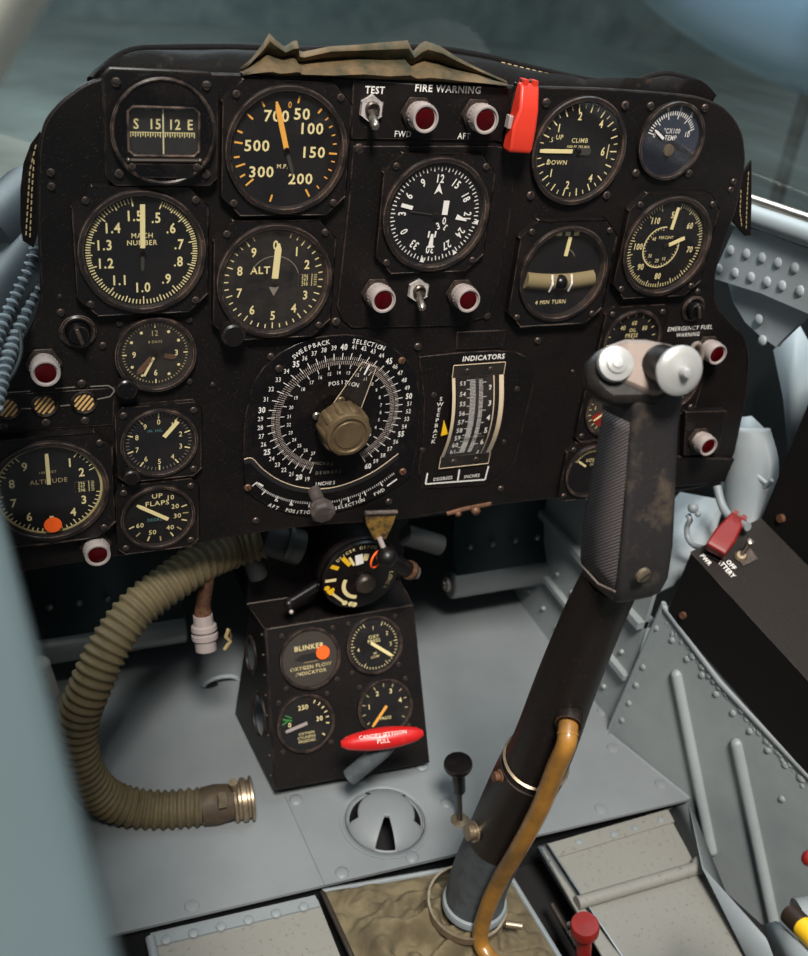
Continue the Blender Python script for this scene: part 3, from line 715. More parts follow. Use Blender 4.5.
# ------------------------------------------------------------------ indicator lights
def make_lamp(u, v, label, R=9.3, L=17, fr=PAN, group=None, zb=0, src=None):
    x, y = fr.loc(u, v, L + zb)
    if src is not None:
        t = copy_tree(src); t.matrix_world = fr.mtx(x, y, zb); t['label'] = label
        if group: t['group'] = group
        return t
    t = thing('warning_light', label, 'light', fr.mtx(x, y, zb), group=group)
    b = MB(); b.prism([(R * 1.22 * math.cos(PI / 3 * k), R * 1.22 * math.sin(PI / 3 * k)) for k in range(6)], 0, 3, 'screw'); b.build('nut', t, bevel=.4)
    b = MB(); b.lathe([(R * .92, 2), (R * .92, L * .35), (R, L * .36), (R * 1.03, L * .5), (R * 1.03, L * .9), (R * .98, L), (R * .86, L), (R * .84, L - 1), (R * .74, L - 1.4)], 'cap_white', 36); b.build('cap', t)
    b = MB(); b.lathe([(R * .78, L - 2), (R * .72, L - .9), (R * .45, L - .2), (0, L)], 'red_lens', 28); b.build('lens', t)
    b = MB()
    for k in range(24):
        a = 2 * PI * k / 24; b.tube([(R * 1.03 * math.cos(a), R * 1.03 * math.sin(a), L * .5), (R * 1.03 * math.cos(a), R * 1.03 * math.sin(a), L * .62)], .35, 'cap_white', 5)
    b.build('knurling', t)
    return t
LG = 'red lensed warning lights on the panel'
lamp = make_lamp(426, 119, 'red warning light under FIRE WARNING marked FWD, left of the pair', group=LG, zb=1.6)
for u, v, l, zb in ((486.5, 120.5, 'red warning light marked AFT, nearest the orange-red switch guard', 1.6), (384, 301, 'red warning light under the compass dial, left of its toggle switch', 1.6), (469, 301, 'red warning light under the compass dial, right of its toggle switch', 1.6), (46, 374, 'red warning light above the three striped flags at the left edge', 0), (98, 556, 'red warning light below the dial with the orange dot, lowest on the left', 0), (718, 355, 'red warning light beside EMERGENCY FUEL WARNING, right of the stick', 0), (709, 447, 'red warning light at the lower right corner of the panel', 8)):
    make_lamp(u, v, l, src=lamp, zb=zb, L=17)

# toggle switches
def make_toggle(u, v, label, du=0, fr=PAN, zb=1.6, src=None, tilt=(-.1, -.55), L=17):
    x, y = fr.loc(u, v, zb + 3)
    if src is not None:
        t = copy_tree(src); t.matrix_world = fr.mtx(x, y, zb); t['label'] = label; return t
    t = thing('toggle_switch', label, 'switch', fr.mtx(x, y, zb), group='toggle switches on the panel')
    b = MB(); b.prism([(8.6 * math.cos(PI / 3 * k + .5), 8.6 * math.sin(PI / 3 * k + .5)) for k in range(6)], 0, 3, 'lens_ring', holes=[[(4.3 * math.cos(PI / 6 * k), 4.3 * math.sin(PI / 6 * k)) for k in range(12)]]); b.build('nut', t, bevel=.4)
    b = MB(); b.lathe([(5, 0), (5, 5), (4, 6), (3.4, 4), (0, 3)], 'steel_dark', 20); b.build('bushing', t)
    b = MB(); d = V((tilt[0], tilt[1], 1)).normalized()
    b.tube([d * k for k in (2, 6, L * .8, L, L + 1.6, L + 2.2)], [1.8, 2.0, 3.0, 3.1, 2.4, 1.0], 'steel', 14); b.build('lever', t)
    return t
tg = make_toggle(372, 109, 'silver toggle switch under the word TEST')
make_toggle(419, 291, 'silver toggle switch between the two red lights below the compass dial', src=tg)

# red guarded switch on the panel
x, y = PAN.loc(525, 120, 14)
t = thing('guarded_switch', 'orange-red guarded switch overlapping the left rim of the CLIMB dial', 'switch', PAN.mtx(x, y, 0, -.06))
def guard(t, m, ang=.0, sc=1.0):
    b = MB()
    W2 = 11.5 * sc
    prof = [(30, 5), (31, 10), (27, 14), (10, 22), (-6, 22), (-24, 26), (-29, 24), (-29, 12), (-26, 9), (26, 4)]
    prof = [(a * sc, c * sc) for a, c in prof]
    n = len(prof)
    vs = [(-W2, a, c) for a, c in prof] + [(W2, a, c) for a, c in prof]
    vs = [(x_ * (.82 if a_ > 5 * sc else 1.0) + (a_ * ang), a_, c_) for x_, a_, c_ in vs]
    fs = [tuple(range(n)), tuple(range(n, 2 * n))[::-1]] + [(i, i + n, (i + 1) % n + n, (i + 1) % n) for i in range(n)]
    b.add(vs, fs, m); b.build('guard', t, bevel=1.4)
    b = MB(); b.box((-5 * sc + 30 * sc * ang, 31 * sc, 8 * sc), (5 * sc, 5 * sc, 9 * sc), m); b.box((5 * sc + 30 * sc * ang, 31 * sc, 8 * sc), (5 * sc, 5 * sc, 9 * sc), m)
    b.tube([(-9 * sc + 30 * sc * ang, 32 * sc, 8 * sc), (9 * sc + 30 * sc * ang, 32 * sc, 8 * sc)], 1.4 * sc, 'steel_dark', 8); b.build('hinge', t)
    b = MB(); b.box((0, 0, 2 * sc), (18 * sc, 58 * sc, 4 * sc), 'gloss_black'); b.lathe([(6 * sc, 4 * sc), (6 * sc, 8 * sc), (0, 8 * sc)], 'steel', 16); b.build('base', t, bevel=.6)
guard(t, 'red_plastic', .05, .76)
b = MB(); b.box((-9.5, -3, 9), (3, 9, 6), 'cap_white'); b.build('safety_tab', t, bevel=.6)

# round knobs / rheostats
def rheostat(u, v, label, r=11, rot=.3, zb=0):
    x, y = PAN.loc(u, v, 7)
    t = thing('dimmer_knob', label, 'knob', PAN.mtx(x, y, zb))
    b = MB(); b.lathe([(r * 1.25, 0), (r * 1.25, 2), (r * 1.1, 3), (r * .9, 2.6)], 'bezel', 36); b.build('base_ring', t)
    b = MB(); b.lathe([(r * .8, 0), (r * .8, 6), (r * .65, 8), (0, 8)], 'gloss_black', 30); b.build('body', t)
    b = MB(); b.box((0, 0, 9), (r * .32, r * 1.3, 5), 'screw', Matrix.Rotation(rot, 4, 'Z')); b.build('grip_bar', t, bevel=1)
rheostat(79, 335, 'black round knob between the mach dial and the leftmost red light', 9.5)
rheostat(697, 311, 'small black round knob above EMERGENCY FUEL WARNING', 9)

# striped flag indicators
src = None
for u, v, l in ((84, 402.5, 'striped round flag indicator, rightmost of the three in a row'), (44.5, 405.5, 'striped round flag indicator in the middle of the three in a row'), (7, 408.5, 'striped round flag indicator cut by the left edge, leftmost of three')):
    x, y = PAN.loc(u, v, 1)
    if src is None:
        t = src = thing('flag_indicator', l, 'indicator', PAN.mtx(x, y, 0), group='striped flag indicators')
        b = MB(); b.lathe([(9, 0), (9, 1.6), (8, 2.2), (7, 1.6), (6.8, .5)], 'gloss_black', 32); b.build('ring', t)
        b = MB(); b.disc(7, .7, 'flag_brown', seg=28)
        for k in range(-2, 3):
            c_ = k * 2.9; hl = math.sqrt(max(0, 6.7 ** 2 - c_ ** 2))
            d1 = V((.64, .77)); nq = V((-.77, .64))
            b.bar(nq.x * c_ - d1.x * hl, nq.y * c_ - d1.y * hl, nq.x * c_ + d1.x * hl, nq.y * c_ + d1.y * hl, 1.5, 'flag_tan', .85)
        b.build('striped_flag', t)
    else:
        t = copy_tree(src); t.matrix_world = PAN.mtx(x, y, 0); t['label'] = l

# ------------------------------------------------------------------ sweepback selector
sx0, sy0 = PAN.loc(341, 420, 2)
t = thing('sweepback_selector', 'large black SWEEPBACK SELECTION dial plate with white scale rings', 'selector dial', PAN.mtx(sx0, sy0, 0))
def SP(u, v, h=2.2):
    x, y = PAN.loc(u, v, h); return x - sx0, y - sy0
pl = [(243, 455), (244.5, 419), (253, 383.5), (264, 367), (280, 353), (297, 344), (313.5, 338), (330, 335.5), (347, 334.5), (362, 336), (378, 340), (392, 347), (405, 357), (413, 368), (418, 381), (420, 400), (419, 430), (416, 455), (411.5, 475), (398, 486), (382.5, 495), (365, 503), (347, 509), (327, 514), (307, 516), (287, 513), (267, 505), (252, 496), (244.5, 486)]
b = MB(); b.prism([SP(u, v, 2) for u, v in pl], 0, 2, 'gloss_black'); b.build('plate', t, bevel=.5)
b = MB()
tl = SP(283, 408); tr = SP(391, 398)
cu = SP(334, 413)
cxy = V(cu)
# ring radii from the photograph's own points on the plate
def rad(u, v): return (V(SP(u, v)) - cxy).length
RO = 47.0; z = 2.3
def ang_of(u, v):
    q = V(SP(u, v)) - cxy; return math.degrees(math.atan2(q.x, q.y))
import_pts = {20: (299, 477), 25: (267, 452), 30: (262, 410), 35: (296, 364), 40: (344, 347), 45: (389, 361), 50: (409, 396), 55: (401, 434), 60: (368, 466)}
ka = {k: ang_of(*p) for k, p in import_pts.items()}
seq = sorted(ka); vals = []
for k in seq:
    a = ka[k]
    while vals and a < vals[-1]: a += 360
    vals.append(a)
def ang(n):
    for i in range(len(seq) - 1):
        if seq[i] <= n <= seq[i + 1]: return vals[i] + (vals[i + 1] - vals[i]) * (n - seq[i]) / (seq[i + 1] - seq[i])
    return vals[0] - (20 - n) * (vals[1] - vals[0]) / 5
rr_ = [rad(*import_pts[k]) for k in seq]
def Rn(n):
    for i in range(len(seq) - 1):
        if seq[i] <= n <= seq[i + 1]: return rr_[i] + (rr_[i + 1] - rr_[i]) * (n - seq[i]) / (seq[i + 1] - seq[i])
    return rr_[0]
for n in range(19, 61):
    a = ang(n); q = math.radians(a); R_ = Rn(n)
    b.text(str(n), cxy.x + R_ * math.sin(q), cxy.y + R_ * math.cos(q), 4.4 if n % 5 == 0 else 3.5, w, z, 0, .75, .02)
n = 19.0
while n <= 60.01:
    a = ang(n); R_ = Rn(n); maj = abs(n - round(n)) < .05
    b.tick(a, R_ * .81, R_ * (.91 if maj else .855), .6 if maj else .35, w if maj else 'pink_mark', z, cxy.x, cxy.y)
    b.tick(a, R_ * .74, R_ * .80, .35, 'pink_mark', z, cxy.x, cxy.y)
    n += .25
for k in range(2, 28):
    n = 19.8 + (27 - k) * 40.0 / 26; a = ang(min(n, 60)); q = math.radians(a); R_ = Rn(min(n, 60))
    b.text(str(k), cxy.x + R_ * .62 * math.sin(q), cxy.y + R_ * .62 * math.cos(q), 2.7, w, z, 0, .75, .02)
    b.tick(a, R_ * .68, R_ * .74, .5, w, z, cxy.x, cxy.y)
def arctext(s_, pts, hmm, m='white_mark', sx=.9):
    P = [V(SP(u, v)) for u, v in pts]; n_ = len(s_)
    L = [(P[i + 1] - P[i]).length for i in range(len(P) - 1)]; tot = sum(L)
    for i, ch in enumerate(s_):
        d_ = tot * i / (n_ - 1); j = 0
        while j < len(L) - 1 and d_ > L[j]: d_ -= L[j]; j += 1
        dr = (P[j + 1] - P[j]).normalized(); p = P[j] + dr * d_
        if ch != ' ': b.text(ch, p.x, p.y, hmm, m, z, math.atan2(dr.y, dr.x), sx, .03)
arctext('SWEEPBACK', [(294, 357), (303, 350), (315, 345), (328, 342)], 3.4)
arctext('SELECTION', [(354, 341), (367, 343), (383, 348)], 3.4)
arctext('POSITION', [(330, 384), (343, 382), (357, 385)], 3.2)
arctext('INCHES', [(313, 463), (332, 464)], 2.6, 'grey_mark'); arctext('DEGREES', [(317, 473), (340, 471)], 2.6, 'grey_mark'); arctext('INCHES', [(316, 484), (334, 482.5)], 3.0)
arctext('AFT', [(270, 505), (277, 508)], 3); arctext('POSITION', [(287, 510), (298, 512), (312, 512)], 3)
arctext('SELECTION', [(336, 508), (350, 504.5), (363, 500)], 3); arctext('FWD', [(375, 494), (383, 490)], 3)
sc_ = [(257, 482), (266, 490), (278, 496), (292, 500), (310, 502), (330, 501), (348, 497), (364, 491), (380, 482), (394, 472)]
Pp = smooth_path([V(SP(*q)).to_3d() for q in sc_], 8)
for i in range(0, len(Pp) - 1, 1):
    dr = (Pp[i + 1] - Pp[i]).normalized(); nq = V((dr.y, -dr.x, 0)); L_ = 5 if i % 8 == 0 else 2
    b.bar(Pp[i].x, Pp[i].y, Pp[i].x + nq.x * L_, Pp[i].y + nq.y * L_, .8 if i % 8 == 0 else .4, w, z)
for (a, c) in (((258, 483), (263, 486)), ((387, 486), (397, 479))):
    p, q = SP(*a), SP(*c); b.bar(p[0], p[1], q[0], q[1], 1.2, w, z)
for i, (u, v, s_) in enumerate(((277, 500, '5'), (292, 504, '6'), (360, 497, '2'), (341, 503, '3'))): p = SP(u, v); b.text(s_, p[0], p[1], 3, w, z, 0, .8)
b.build('scale_markings', t)
slot = smooth_path([V(SP(u, v)).to_3d() for u, v in ((244, 462), (252, 461), (262, 471), (276, 481), (293, 488), (311, 491), (329, 490.5), (350, 485), (375, 473), (398, 456))], 6)
b = MB(); vs = []; fs = []
for i, p in enumerate(slot):
    dr = (slot[min(i + 1, len(slot) - 1)] - slot[max(i - 1, 0)]).normalized(); nq = V((dr.y, -dr.x, 0))
    vs += [(p + nq * 2.2 + V((0, 0, 2.15)))[:], (p - nq * 2.2 + V((0, 0, 2.15)))[:]]
    if i: fs.append((2 * i - 2, 2 * i, 2 * i + 1, 2 * i - 1))
b.add(vs, fs, 'cavity')
b.tube([p + V((0, 0, 2.2)) + V((0, 2.3, 0)) for p in slot], .35, 'perspex_edge', 6)
b.build('lever_slot', t)
kx, ky = SP(349, 436, 28); kc = SP(338, 420, 4)
b = MB(); b.lathe([(9, 2), (9, 8)], 'gloss_black', 24, Matrix.Translation((kx, ky, 0)))
b.lathe([(19.3, 8), (19.6, 10), (18.6, 24), (17, 27.4), (14.5, 28), (13.8, 26.8), (11.5, 26.8), (11.0, 27.6), (0, 27)], 'brass_knob', 36, Matrix.Translation((kx, ky, 0)))
for k in range(10):
    a = 2 * PI * k / 10; b.lathe([(4.6, 8), (4.6, 22.5), (3.6, 25), (0, 25.8)], 'brass_knob', 16, Matrix.Translation((kx + 15.6 * math.cos(a), ky + 15.6 * math.sin(a), 0)))
b.build('knob', t)
b = MB(); tip = V(SP(369, 364, 4)); base = V((kx, ky)); dr = (tip - base).normalized(); nq = V((-dr.y, dr.x))
def qd(off, w1_, zz, m, L=1.0, s0=0.0):
    p0 = base + (tip - base) * s0; p1 = base + (tip - base) * L
    b.bar(p0.x + nq.x * off, p0.y + nq.y * off, p1.x + nq.x * off * .4, p1.y + nq.y * off * .4, w1_, m, zz)
b.add([((base + nq * 15).x, (base + nq * 15).y, 5), ((base - nq * 13).x, (base - nq * 13).y, 5), ((tip - nq * 6.5).x, (tip - nq * 6.5).y, 5), ((tip + nq * 6.5).x, (tip + nq * 6.5).y, 5)], [(0, 1, 2, 3)], 'perspex')
for s_ in (1, -1): b.tube([((base + nq * 14 * s_).x, (base + nq * 14 * s_).y, 5), ((tip + nq * 6.5 * s_).x, (tip + nq * 6.5 * s_).y, 5)], .3, 'perspex_edge', 6)
b.tube([((tip + nq * 6.5).x, (tip + nq * 6.5).y, 5), ((tip - nq * 6.5).x, (tip - nq * 6.5).y, 5)], .3, 'perspex_edge', 6)
p0 = tip - dr * 9; b.bar(p0.x, p0.y, tip.x, tip.y, 1.4, w, 5.2)
b.build('cursor', t)
for (u, v, m, r) in ((279, 369, 'screw', 3), (402, 361, 'rust', 3), (317, 416.5, 'steel', 3.4), (248, 488, 'rust', 3), (403, 472, 'rust', 3.2), (341, 401, 'brass_knob', 3.4)): x, y = SP(u, v, 3); screw(t, x, y, 2, r, m)

# sweep lever knob
x, y = PAN.loc(315, 492, 4)
t = thing('selector_lever', 'dull grey knobbed lever standing out of the curved slot below the dial plate', 'lever', PAN.mtx(x, y, 0))
b = MB(); hx, hy = PAN.loc(324, 515, 30); dv = V((hx - x, hy - y, 30)); ax = dv.normalized()
T = Matrix.Translation((0, 0, 0)) @ ax.to_track_quat('Z', 'Y').to_matrix().to_4x4(); L_ = dv.length
b.lathe([(5.5, 2), (5.2, L_ * .6)], 'knob_dirty', 20, T); b.build('shaft', t)
b = MB(); b.lathe([(6, L_ * .5), (7, L_ * .56), (9.8, L_ * .70), (10.6, L_ * .92), (9.2, L_), (0, L_ + .8)], 'knob_dirty', 8, T); b.build('knob', t, bevel=1, smooth=20)

# ------------------------------------------------------------------ degrees / inches indicator
ix, iy = PAN.loc(462, 422, 1.2)
t = thing('position_indicator', 'upright curved scale under clear plastic beneath the word INDICATORS', 'indicator', PAN.mtx(ix, iy, 0))
def IP(u, v, h=1.2):
    x, y = PAN.loc(u, v, h); return x - ix, y - iy
b = MB(); b.prism([IP(u, v) for u, v in ((419, 357), (460, 352.5), (496, 350.5), (516, 352), (529, 358), (535, 370), (533.5, 386), (521, 436), (516, 458.6), (509, 471), (497, 480), (484, 485), (422, 489), (418, 470), (423, 440), (424, 400))], 0, 1.2, 'black'); b.build('plate', t, bevel=.5)
tlx, tly = IP(459, 380, 6); trx, _ = IP(507, 378, 6); blx, bly = IP(440, 457, 6); brx, _ = IP(486, 455, 6)
xl = (tlx + blx) / 2; xr = (trx + brx) / 2; hw = (xr - xl) / 2 * 1.07; xm = (xl + xr) / 2; ym = (tly + bly) / 2; hh = (tly - bly) / 2 * 1.04; ym -= .8
def cyl_z(y_): return 3 + 13 * math.cos((y_ - ym) / hh * 1.25) - 13 * math.cos(1.25)
def strip(b, x0, x1, m, dz=0, n=20, y0=None, y1=None):
    vs = []; fs = []
    ya = ym - hh if y0 is None else y0; yb = ym + hh if y1 is None else y1
    for i in range(n + 1):
        yy = ya + (yb - ya) * i / n; vs += [(x0, yy, cyl_z(yy) + dz), (x1, yy, cyl_z(yy) + dz)]
        if i: fs.append((2 * i - 2, 2 * i - 1, 2 * i + 1, 2 * i))
    b.add(vs, fs, m)
b = MB(); strip(b, xm - hw * .78, xm + hw * .62, 'gloss_black', -1.2)
strip(b, xm - hw * .06, xm + hw * .02, 'cavity', -1.0); b.build('drum', t)
b = MB()
for i in range(61):
    yy = ym + hh * .92 - i * hh * 1.84 / 60; L_ = hw * (.34 if i % 6 == 0 else .22); z_ = cyl_z(yy) - .9
    b.add([(xm - hw * .08 - L_, yy - .22, z_), (xm - hw * .08, yy - .22, z_), (xm - hw * .08, yy + .22, z_), (xm - hw * .08 - L_, yy + .22, z_)], [(0, 1, 2, 3)], w)
    L_ = hw * (.30 if i % 10 == 2 else .16)
    b.add([(xm + hw * .05, yy - .22, z_), (xm + hw * .05 + L_, yy - .22, z_), (xm + hw * .05 + L_, yy + .22, z_), (xm + hw * .05, yy + .22, z_)], [(0, 1, 2, 3)], w if i % 7 else 'pink_mark')
for k in range(9):
    yy = ym + hh * (.86 - k * .215); b.text(str(53 + k), xm - hw * .58, yy, 3.8, w, cyl_z(yy) - .6, 0, .9, .02)
for k in range(6):
    yy = ym + hh * (.74 - k * .34); b.text(str(2 + k), xm + hw * .48, yy, 4.4, w, cyl_z(yy) - .6, 0, .9, .02)
b.build('scales', t)
b = MB(); strip(b, xm - hw, xm - hw * .88, 'perspex_edge', .4); strip(b, xm + hw * .82, xm + hw, 'perspex_edge', .4); strip(b, xm + hw * .60, xm + hw * .64, 'perspex_edge', .2); b.build('edge_strip', t)
b = MB(); strip(b, xm - hw, xm + hw, 'perspex', 1.6)
for s_ in (1, -1):
    ya = ym + s_ * hh; yb = ym + s_ * (hh + 11)
    b.add([(xm - hw, ya, 4.6), (xm + hw, ya, 4.6), (xm + hw, yb, 3), (xm - hw, yb, 3)], [(0, 1, 2, 3)], 'perspex')
b.build('clear_cover', t)
b = MB()
for s_ in (1, -1):
    b.box((xm, ym + s_ * (hh + 5.5), 2), (hw * 2, 11, 2.4), 'case')
    for y_ in (ym + s_ * (hh + 11),): b.tube([(xm - hw, y_, 3.2), (xm + hw, y_, 3.2)], .35, 'perspex_edge', 6)
    for s2 in (1, -1): b.tube([(xm + s2 * hw, ym + s_ * hh, 3.6), (xm + s2 * hw, ym + s_ * (hh + 11), 3.2)], .35, 'perspex_edge', 6)
    b.build('end_block', t); b = MB()
for a in (-.45, .45):
    for s_ in (1, -1): screw(t, xm + hw * a, ym + s_ * (hh + 5.5), 3.2, 2.4)
b = MB(); q = [IP(444, 420, 3), IP(441, 436, 3), IP(448, 434, 3), IP(447, 430, 3)]; b.prism(q, 2.5, 3, 'tape_yellow'); b.build('yellow_pointer', t)
b = MB(); b.box((xm, ym - hh * .42, cyl_z(ym - hh * .42) + .4), (hw * .9, .5, .4), 'steel'); b.build('index_line', t)

# ------------------------------------------------------------------ instrument pedestal
pcx, pcy = PED.loc(350, 790)
ped = thing('instrument_pedestal', 'black sheet metal box on the floor below the panel holding four dials', 'instrument box', PED.mtx(pcx, pcy, -3))
pf = [PED.loc(u, v) for u, v in ((265, 629), (414, 604.5), (430, 763), (275, 791))]
pf = [(a - pcx, c - pcy) for a, c in pf]
b = MB(); b.prism(pf, 0, 3, 'black'); b.build('front_plate', ped, bevel=1)
inv = ped.matrix_world.inverted()
def toped(p): return (inv @ W(p)) * 1000
ft_l, ft_r, fb_r, fb_l = [PED.world(a + pcx, c + pcy, -3) for a, c in pf]
zt = ft_l.z
bt_l = back(247, 604, Z_, zt); bt_r = back(401, 582, Z_, zt)
bb_l = back(235, 714, Z_, FLOOR); bb_r = V((fb_r.x, bb_l.y, FLOOR)); fb_l2 = V(fb_l); fb_r2 = V(fb_r)
bt_l.y = bt_r.y = max(bt_l.y, bt_r.y)
def shell(pts, m, th, name, holes=(), nflip=False):
    """plate with thickness from world points, in the pedestal's frame"""
    P = [V(p) for p in pts]; n = (P[1] - P[0]).cross(P[-1] - P[0]).normalized(); fr = Fr(P[0], n, (0, 0, 1) if abs(n.z) < .8 else (0, 1, 0))
    pl_ = [((p - P[0]).dot(fr.x), (p - P[0]).dot(fr.y)) for p in P]
    hs = []
    for (hu, hv, hr, he) in holes:
        c0 = fr.loc(hu, hv); hs.append([(c0[0] + hr * math.cos(2 * PI * k / 32), c0[1] + hr * he * math.sin(2 * PI * k / 32)) for k in range(32)])
    b = MB(); T = fr.q.to_4x4(); T.translation = P[0]
    b.prism(pl_, -th, 0, m, holes=hs, T=T)
    for h_ in hs:
        pts_ = [V((x_, y_, 0)) for x_, y_ in h_]; b.tube([T @ p for p in pts_ + pts_[:1]], 1.8, m, 8, caps=False)
    b.v = [toped(p) for p in b.v]
    return b.build(name, ped)
shell([fb_l2, ft_l, bt_l, bb_l], 'black', 2, 'side_plate', holes=((259, 715, 19, 1.15), (251, 655, 15, 1.2)))
shell([ft_l, ft_r, bt_r, bt_l], 'black', 2, 'top_plate')
shell([fb_r2, bb_r, bt_r, ft_r], 'black', 2, 'side_plate')
b = MB(); up = 105
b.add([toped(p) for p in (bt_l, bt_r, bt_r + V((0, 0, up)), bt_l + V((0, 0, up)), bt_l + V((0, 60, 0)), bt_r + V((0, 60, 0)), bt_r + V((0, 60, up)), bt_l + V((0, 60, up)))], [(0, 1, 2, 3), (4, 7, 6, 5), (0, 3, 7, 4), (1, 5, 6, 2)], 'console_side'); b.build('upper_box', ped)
b = MB(); b.tube([toped(bt_l), toped(bt_l + (bt_r - bt_l) * .3)], .8, 'steel_dark', 8); b.tube([toped(ft_l + V((4, -3, .8))), toped(ft_r + V((-2, -3, .8)))], .7, 'steel_dark', 8); b.build('hinge_wire', ped)
for k in range(8):
    p = fb_l2 + (ft_l - fb_l2) * (k + .5) / 8 + V((-1, 6, 0)); q = toped(p); bb = MB(); bb.ball(q, 1.6, 'screw', 10); bb.build('rivet', ped)
PG = 'dials in the black floor box'
OD = dict(flange=None, fr=PED)
def pgauge(name, label, u, v, R, dial, face='dial', glass='glass'):
    return gauge(PED, name, label, u, v, R * 1.03, 4.5, dial, None, sink=2.5, group=None, fscrew=2.4, glass=glass)
t = pgauge('oxygen_blinker', 'round BLINKER oxygen flow dial with an orange dot, upper left in the floor box', 311, 659, RS, dict(fn=d_blinker, face='dial_brown'))
g0 = PED.loc(311, 659, 4.5); s0 = PED.loc(323, 652.5, 4.5); b = MB(); b.lathe([(0, .5), (6.4, .5), (6.4, 0)], 'orange_dot', 32, Matrix.Translation((s0[0] - g0[0], s0[1] - g0[1], 3.9))); b.build('dot_sticker', t)
pgauge('pressure_gauge', 'dial in the upper right of the floor box, cream needle pointing down right', 375.3, 645.5, RS * .96, dict(fn=d_hyd, ptr=pair(('pointer', pointer(128, .86, -.18, 3, 'cream', 1.2, hub=0)),)))
pgauge('oxygen_gauge', 'dial numbered 250 with a green mark, lower left in the floor box', 306.5, 724, RS * .95, dict(fn=d_cyl, ptr=pair(('pointer', pointer(258, .82, -.05, 3, 'cap_white', 2.4, hub=0)),)))
pgauge('pressure_gauge', 'dial lettered PRESS partly hidden by the red handle in the floor box', 386, 708, RS * .95, dict(fn=d_pr, ptr=pair(('pointer', pointer(222, .88, -.08, 2.6, 'orange_mark', 1.4, hub=0)),)))

# canopy jettison handle
hA = dep(341, 744, 890); hB = dep(423, 733, 900); hc = (hA + hB) / 2
t = thing('jettison_handle', 'red T handle lettered CANOPY JETTISON PULL below the right dials', 'handle', at=hc)
b = MB(); n_ = 14; pts = [hA + (hB - hA) * (k / n_) for k in range(n_ + 1)]
ra = [4.2 + 5.6 * math.sin(PI * k / n_) ** .8 for k in range(n_ + 1)]; ra[0] = ra[-1] = 2.6
b.tube([p - hc for p in pts], ra, 'red_handle', 20); b.build('grip', t)
fh = Fr(hc, CAM - hc, R1 * -1)
b = MB(); dx = (hB - hA).normalized(); dn = (CAM - hc).normalized(); dy = dn.cross(dx).normalized(); dn = dx.cross(dy)
T = Matrix((dx, dy, dn)).transposed().to_4x4()
b.text('CANOPY JETTISON', 0, 2.6, 3.0, w, 9.6, 0, .95, 0); b.text('PULL', 0, -2.2, 3.4, w, 9.9, 0, .9, .02)
b.v = [T @ p for p in b.v]; b.build('lettering', t)
b = MB(); e0 = dep(392, 742, 905) - hc; e1 = dep(350, 777, 915) - hc; b.tube([e0, e0 + (e1 - e0) * .25, e1], [6, 8, 8], 'column_grey', 18); b.build('shaft', t)

# ------------------------------------------------------------------ selector canister under the panel
can = Fr((0, 18, 0), (0, -1, 0), (0, 0, 1))
x, y = can.loc(361, 576); rc = 36.5
t = thing('rotary_selector', 'round black selector canister with yellow and white markings above the floor box', 'selector', can.mtx(x, y, 0))
b = MB(); b.lathe([(0, -44), (rc * .9, -44), (rc, -40), (rc, -4), (rc * .97, -.5), (rc * .9, 0), (0, 0)], 'gloss_black', 48); b.build('body', t)
b = MB(); b.lathe([(rc * 1.03, -12), (rc * 1.05, -8), (rc * 1.03, -4)], 'bezel', 48); b.build('rim', t)
b = MB(); z = .2
for a, r_, L_, m, wd in ((-62, .80, .22, 'tape_yellow', 5), (-40, .66, .34, 'tape_yellow', 5), (-30, .56, .3, 'cream', 3), (-90, .78, .28, 'cream', 4), (-112, .82, .2, 'tape_yellow', 4), (-10, .52, .3, 'white_mark', 9), (8, .56, .2, 'cream', 6)):
    q = math.radians(a); s_, c_ = math.sin(q), math.cos(q); b.bar((r_ - L_ / 2) * rc * s_, (r_ - L_ / 2) * rc * c_, (r_ + L_ / 2) * rc * s_, (r_ + L_ / 2) * rc * c_, wd * .8, m, z)
for k, ch in enumerate('DEICER DEFOG'):
    q = math.radians(-48 + k * 6.2); b.text(ch, .86 * rc * math.sin(q), .86 * rc * math.cos(q), 3, 'cream', z, -q, .9, .02) if ch != ' ' else None
for k, ch in enumerate('LOWER'):
    q = math.radians(92 + k * 8); b.text(ch, .8 * rc * math.sin(q), .8 * rc * math.cos(q), 3.6, 'cream', z, -q, .9, .02)
q0, q1 = (-.74 * rc, -.38 * rc), (-.36 * rc, -.76 * rc); b.bar(*q0, *q1, 2.4, 'cream', z)
for (a, c_) in (q0, q1, (-.1 * rc, -.86 * rc), (-.2 * rc, -.82 * rc), (-.86 * rc, -.22 * rc)): b.disc(2.6, z + .02, 'cream' if a > -.5 * rc else 'tape_yellow', a, c_, 14)
b.ringf(rc * .36, rc * .46, z, 'cream', x=-rc * .02, y=-rc * .22, a0=2.7, a1=4.6, seg=16)
b.build('markings', t)
b = MB(); b.lathe([(rc * .26, 0), (rc * .26, 4), (rc * .2, 6), (0, 6)], 'steel_dark', 24, Matrix.Translation((rc * .12, -rc * .22, 0))); b.build('spindle', t)
b = MB(); b.tube([(-rc * .7, -rc * .4, -20), (-rc * 1.7, -rc * .7, -10)], [6, 4.5], 'gloss_black', 14); b.ball((-rc * 1.72, -rc * .72, -9), 5, 'case', 14); b.ball((-rc * 1.7, -rc * .85, -3), 2.2, 'cap_white', 10); b.build('side_arm', t)

